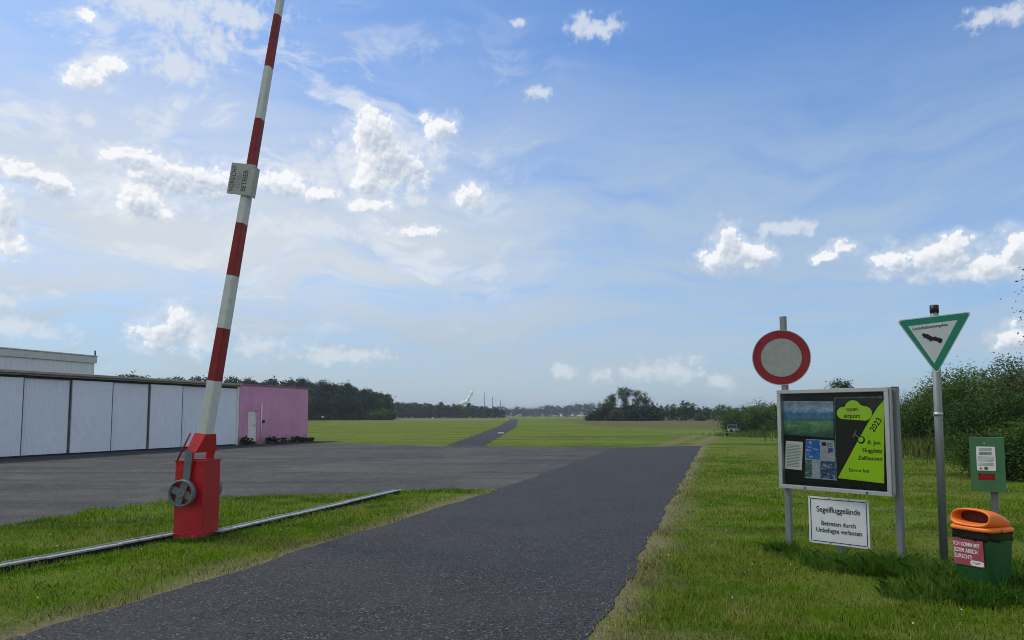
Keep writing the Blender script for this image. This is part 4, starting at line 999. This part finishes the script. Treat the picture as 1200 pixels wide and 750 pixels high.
m = MB(); m.ringplate([(-.60, .90), (.60, .90), (.55, 1.40), (-.55, 1.40)], [(-.53, .96), (.53, .96), (.49, 1.34), (-.49, 1.34)], .10, .14); m.build('windscreen_frame', M['jeep'], jp)
m = MB(); m.prism([(-.53, .96), (.53, .96), (.49, 1.34), (-.49, 1.34)], 'Y', .115, .125); m.build('windscreen', M['glassdark'], jp)
m = MB(); m.box(-.56, .56, .145, 2.4, 1.38, 1.44, .03).box(-.55, -.51, .2, 2.4, .88, 1.38).box(.51, .55, .2, 2.4, .88, 1.38).box(-.55, .55, 2.36, 2.4, .9, 1.38); m.build('canvas_top', M['felt'], jp)
m = MB(); m.box(-.66, .66, -.92, -.84, .40, .50, .01).box(-.4, -.34, -.84, -.7, .42, .48).box(.34, .4, -.84, -.7, .42, .48); m.build('bumper', M['jeep'], jp)

# ------------------------------------------------------------------ runway markers, masts, steam
mk = [(378, 487.8, 494.5, 'white topped marker post in the grass right of the pink building'), (507.5, 489.5, 493.2, 'small white marker in the middle of the left field'), (594.5, 491, 493.5, 'small white marker beside the far end of the taxiway')]
for i, (px, py, pb, lab) in enumerate(mk):
    g_ = G(px, pb); d = g_[1]; ht = EYE-(py-487)/F*d
    t = thing('marker_post', lab, 'marker', (g_[0], g_[1], 0), 0, 'field edge markers')
    m = MB(); m.tube([(0, 0, 0), (0, 0, ht-.3)], .05, 8); m.build('stake', M['darkpost'], t)
    m = MB(); m.box(-.22, .22, -.22, .22, ht-.3, ht+.05, .04); m.build('marker_head', M['stickerwhite'], t)
g_ = G(587, 508); t = thing('marker_slab', 'flat white marker lying on the grass beside the taxiway', 'marker', (*g_, 0)); m = MB(); m.box(-.25, .25, -.3, .3, 0, .07, .01); m.build('slab', M['stickerwhite'], t)
for px, py, lab in ((568, 459, 'tallest of the three thin masts on the horizon'), (577, 465, 'middle of the three thin masts on the horizon'), (586.5, 468.5, 'shortest and rightmost of the three thin masts on the horizon')):
    q_ = D(px, py, 800); m = MB(); m.tube([(0, 0, 0), (0, 0, q_[2])], [.55, .38], 6); o = m.build('mast', M['steel']); o.location = (q_[0], q_[1], 0); tag(o, lab, 'mast', 'masts on the horizon')
# steam plume
pts = [(541, 474, 2.2), (544, 472.5, 2.0), (546.5, 471, 2.2), (548.5, 468.5, 2.0), (550, 466, 1.9), (551.5, 463, 1.7), (552.5, 460.5, 1.5), (553.5, 458.5, 1.2), (551.5, 457.8, .7)]
bm = bmesh.new(); r = random.Random(4)
for a, b_, s_ in pts:
    for _ in range(3):
        q_ = D(a+r.uniform(-.8, .8), b_+r.uniform(-1, 1), 850+r.uniform(-2, 2)); bmesh.ops.create_icosphere(bm, subdivisions=2, radius=s_*r.uniform(.7, 1.1), matrix=Matrix.Translation(q_))
for f in bm.faces: f.smooth = True
me = bpy.data.meshes.new('steam_plume'); bm.to_mesh(me); bm.free()
sm, nt, b = new_mat('steam'); b.inputs['Base Color'].default_value = (.95, .95, .96, 1); b.inputs['Roughness'].default_value = 1; b.inputs['Subsurface Weight'].default_value = .0
me.materials.append(sm); o = bpy.data.objects.new('steam_plume', me); COL.objects.link(o); tag(o, 'white steam plume rising beyond the trees on the horizon', 'steam', kind='stuff')

# ------------------------------------------------------------------ haze
HAZE = True
if HAZE:
    hm = bpy.data.materials.new('haze'); hm.use_nodes = True; nt = hm.node_tree; nt.nodes.remove(nt.nodes['Principled BSDF'])
    v = nt.nodes.new('ShaderNodeVolumePrincipled'); v.inputs['Color'].default_value = (.80, .88, 1, 1); v.inputs['Density'].default_value = .00028; v.inputs['Anisotropy'].default_value = .2
    nt.links.new(v.outputs[0], nt.nodes['Material Output'].inputs['Volume'])
    m = MB(); m.box(-3200, 3200, -450, 4600, -2.2, 48); o = m.build('haze', hm); tag(o, 'thin pale summer haze over the airfield', 'haze', kind='stuff')

# ------------------------------------------------------------------ sky
SUN_EL, SUN_AZ = 55, -68         # azimuth from +Y towards +X
w = bpy.data.worlds.new('World'); S.world = w; w.use_nodes = True; nt = w.node_tree; k = NT(nt)
bg = nt.nodes['Background']; bg.inputs[1].default_value = .13; EXPO = 0.0; KK = 1/(.13*2**EXPO)
def kk(c): return tuple(v*KK for v in c)
sky = k.node('ShaderNodeTexSky', sky_type='NISHITA', sun_disc=False, sun_elevation=rad(SUN_EL), sun_rotation=rad(SUN_AZ), altitude=100, air_density=1.0, dust_density=1.2, ozone_density=1.5)
SK = .075
def azel(px, py):
    x, y, z = ray(px, py); n = math.sqrt(x*x+y*y+z*z); return math.atan2(x, y), math.asin(z/n)
puffs = [(440, 150, 30, 22), (455, 186, 38, 28), (478, 195, 26, 18), (516, 152, 22, 16), (432, 212, 24, 13), (551, 230, 18, 13),
 (104, 17, 11, 8), (100, 92, 27, 12), (132, 80, 15, 12), (28, 200, 30, 9), (58, 214, 28, 14), (3, 250, 18, 28), (12, 290, 15, 12),
 (160, 232, 26, 15), (176, 246, 26, 10), (150, 180, 30, 11), (190, 202, 42, 17), (245, 212, 44, 20), (325, 216, 32, 13), (372, 228, 26, 9), (434, 241, 27, 7), (492, 272, 25, 6),
 (852, 281, 17, 20), (868, 300, 34, 15), (838, 306, 14, 12), (890, 302, 18, 10), (966, 301, 16, 8), (988, 290, 18, 9),
 (1050, 305, 24, 14), (1092, 304, 44, 17), (1112, 290, 24, 14), (1160, 312, 32, 14), (1194, 290, 20, 22), (1196, 306, 26, 22),
 (190, 392, 28, 20), (208, 378, 20, 18), (1185, 396, 22, 15)]
softs = [(200, 12, 75, 22), (270, 14, 60, 26), (240, 48, 44, 26), (208, 76, 36, 22), (105, 140, 13, 8), (78, 172, 15, 15), (370, 270, 78, 13), (190, 296, 34, 6), (505, 298, 15, 7), (492, 236, 15, 8),
 (692, 33, 32, 15), (633, 110, 13, 9), (604, 28, 9, 5), (920, 266, 38, 8), (790, 432, 34, 14), (745, 438, 17, 10), (660, 436, 17, 9), (702, 441, 12, 8), (846, 446, 20, 9), (305, 405, 30, 14), (238, 400, 26, 18),
 (1180, 15, 60, 14), (5, 352, 20, 8), (30, 385, 60, 12), (400, 415, 60, 10), (1120, 322, 90, 10), (420, 200, 70, 30)]
tc = k.node('ShaderNodeTexCoord').outputs['Generated']
def conv(lst):
    out = []
    for px, py, rx, ry in lst:
        a, e = azel(px, py); a1, _ = azel(px+rx, py); _, e1 = azel(px, py-ry); out.append((a, e, abs(a1-a)*1.2, abs(e1-e)*1.22))
    return out
sp = k.node('ShaderNodeSeparateXYZ'); k.L(tc, sp.inputs[0])
az = k.math('ARCTAN2', sp.outputs[0], sp.outputs[1]); el = k.math('ARCSINE', sp.outputs[2])
cb = k.node('ShaderNodeCombineXYZ'); k.L(az, cb.inputs[0]); k.L(el, cb.inputs[1]); AE = cb.outputs[0]
w1 = k.vmath('MULTIPLY', k.vmath('SUBTRACT', k.noise(AE, 22, 6, .62, out=1), (.5, .5, .5)), (.024, .017, 0))
w2 = k.vmath('MULTIPLY', k.vmath('SUBTRACT', k.noise(AE, 95, 4, .6, out=1), (.5, .5, .5)), (.012, .010, 0))
AEw = k.vmath('ADD', k.vmath('ADD', AE, w1), w2)
def blobfield(vec, lst):
    acc = None
    for a, e, ra, re in conv(lst):
        d = k.vmath('LENGTH', k.vmath('MULTIPLY_ADD', vec, (1/ra, 1/re, 0), (-a/ra, -e/re, 0)))
        acc = d if acc is None else k.math('SMOOTH_MIN', acc, d, .55)
    return acc
fn = k.noise(AE, 70, 6, .66)
def billow(vec):
    v = k.node('ShaderNodeTexVoronoi', i_Scale=36.0); v.inputs['Detail'].default_value = 2.2; v.inputs['Roughness'].default_value = .55; v.inputs['Lacunarity'].default_value = 2.3
    k.L(vec, v.inputs['Vector']); return v.outputs['Distance']
AEb = k.vmath('ADD', AE, k.vmath('MULTIPLY', k.vmath('SUBTRACT', k.noise(AE, 60, 5, .6, out=1), (.5, .5, .5)), (.016, .013, 0)))
bl = billow(AEb); bl2 = billow(k.vmath('ADD', AEb, (-.0022, .0042, 0)))
relief = k.math('SUBTRACT', bl2, bl)
dp = blobfield(AEw, puffs); dp_up = blobfield(k.vmath('ADD', AEw, (-.006, .012, 0)), puffs)
jit = k.math('ADD', k.math('MULTIPLY', k.math('SUBTRACT', bl, .80), .70), k.math('MULTIPLY', k.math('SUBTRACT', fn, .5), .80))
xx = k.math('ADD', dp, jit)
core = k.smooth(xx, 1.06, .80); halo = k.smooth(xx, 1.60, .80, 0, .40)
cp = k.math('MAXIMUM', core, halo)
shade = k.math('ADD', k.smooth(dp_up, .95, .30, 0, .85), k.math('MULTIPLY', relief, -1.0), clamp=True)
softf = k.math('ADD', blobfield(AEw, softs), k.math('ADD', k.math('MULTIPLY', k.math('SUBTRACT', fn, .5), 2.3), k.math('MULTIPLY', k.math('SUBTRACT', bl, .60), .8)))
cs_ = k.smooth(softf, 1.45, .45, 0, .78)
# high veil, thickening towards the horizon and the left, combed into streaks
wv = k.vmath('ADD', AE, k.vmath('MULTIPLY', k.noise(AE, 2.2, 4, .5, out=1), (.25, .25, 0)))
stv = k.noise(k.map(wv, (2.0, 8, 1), rot=(0, 0, rad(16))), 1, 5, .62, .5); stf = k.noise(k.map(wv, (4, 30, 1), rot=(0, 0, rad(-14)), loc=(5, 2, 0)), 1, 5, .64, .4)
veil_h = k.smooth(el, .54, .20, 0.0, .80)
veil_l = k.smooth(az, .50, -.45, 0, .22)
veil_fill = k.smooth(k.math('ABSOLUTE', az), .80, 1.5, 0, .8)  # bright veil added in unseen sky beside and behind to light upright faces
veil = k.math('ADD', k.math('ADD', veil_h, veil_l), veil_fill)
tex = k.math('ADD', k.math('MULTIPLY', stv, .6), k.math('MULTIPLY', stf, .4))
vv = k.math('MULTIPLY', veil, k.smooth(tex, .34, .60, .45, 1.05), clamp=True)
skyc = k.mix(1.0, sky.outputs[0], (.60, .93, 1.30), 'MULTIPLY')
warm = k.math('MULTIPLY', k.smooth(az, .30, -.25), k.smooth(el, .05, .20))
veilcol = k.mix(k.smooth(el, .04, .16), kk((.50, .59, .66)), k.mix(warm, kk((.45, .57, .71)), kk((.66, .72, .79))))
veilcol = k.mix(k.smooth(k.math('ABSOLUTE', az), .80, 1.5), veilcol, kk((.68, .71, .74)))  # whiter colour for the added out-of-view veil
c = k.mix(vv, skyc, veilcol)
# thin broken altocumulus, left of centre
alt = k.noise(k.map(wv, (7, 20, 1), rot=(0, 0, rad(10)), loc=(1, 9, 0)), 1, 6, .66, .3)
ac = k.math('MULTIPLY', k.smooth(alt, .50, .66, 0, .7), k.math('MULTIPLY', k.smooth(az, .15, -.15), k.math('MULTIPLY', k.smooth(el, .08, .16), k.smooth(el, .55, .40))))
c = k.mix(ac, c, kk((.80, .84, .89)))
c = k.mix(cs_, c, kk((.74, .79, .86)))
pc = k.mix(shade, kk((.97, .98, 1.0)), kk((.52, .60, .71)))
c = k.mix(k.math('MULTIPLY', cp, .95), c, pc)
k.L(c, bg.inputs[0])
w.cycles.sampling_method = 'MANUAL'; w.cycles.sample_map_resolution = 1024

sun = bpy.data.lights.new('sun', 'SUN'); sun.energy = 2.3; sun.angle = rad(14); sun.color = (1, .94, .82)
so = bpy.data.objects.new('sun', sun); COL.objects.link(so)
dv = Vector((math.sin(rad(SUN_AZ))*math.cos(rad(SUN_EL)), math.cos(rad(SUN_AZ))*math.cos(rad(SUN_EL)), math.sin(rad(SUN_EL))))
so.rotation_euler = dv.to_track_quat('Z', 'Y').to_euler(); so.location = (0, 0, 30)

# ------------------------------------------------------------------ camera, render
cam = bpy.data.cameras.new('camera'); cam.sensor_width = 36; cam.lens = 36*F/1200; cam.shift_y = (CY-375)/1200; cam.clip_end = 9000; cam.clip_start = .05
co_ = bpy.data.objects.new('camera', cam); COL.objects.link(co_); co_.location = (0, 0, EYE); co_.rotation_euler = (pi/2+PITCH, 0, 0); S.camera = co_
S.view_settings.view_transform = 'Standard'; S.view_settings.look = 'None'; S.view_settings.exposure = EXPO; S.view_settings.gamma = 1
S.cycles.pixel_filter_type = 'BLACKMAN_HARRIS'; S.cycles.filter_width = 1.0; S.render.engine = 'CYCLES'; S.cycles.max_bounces = 6; S.cycles.transparent_max_bounces = 8; S.cycles.volume_bounces = 0
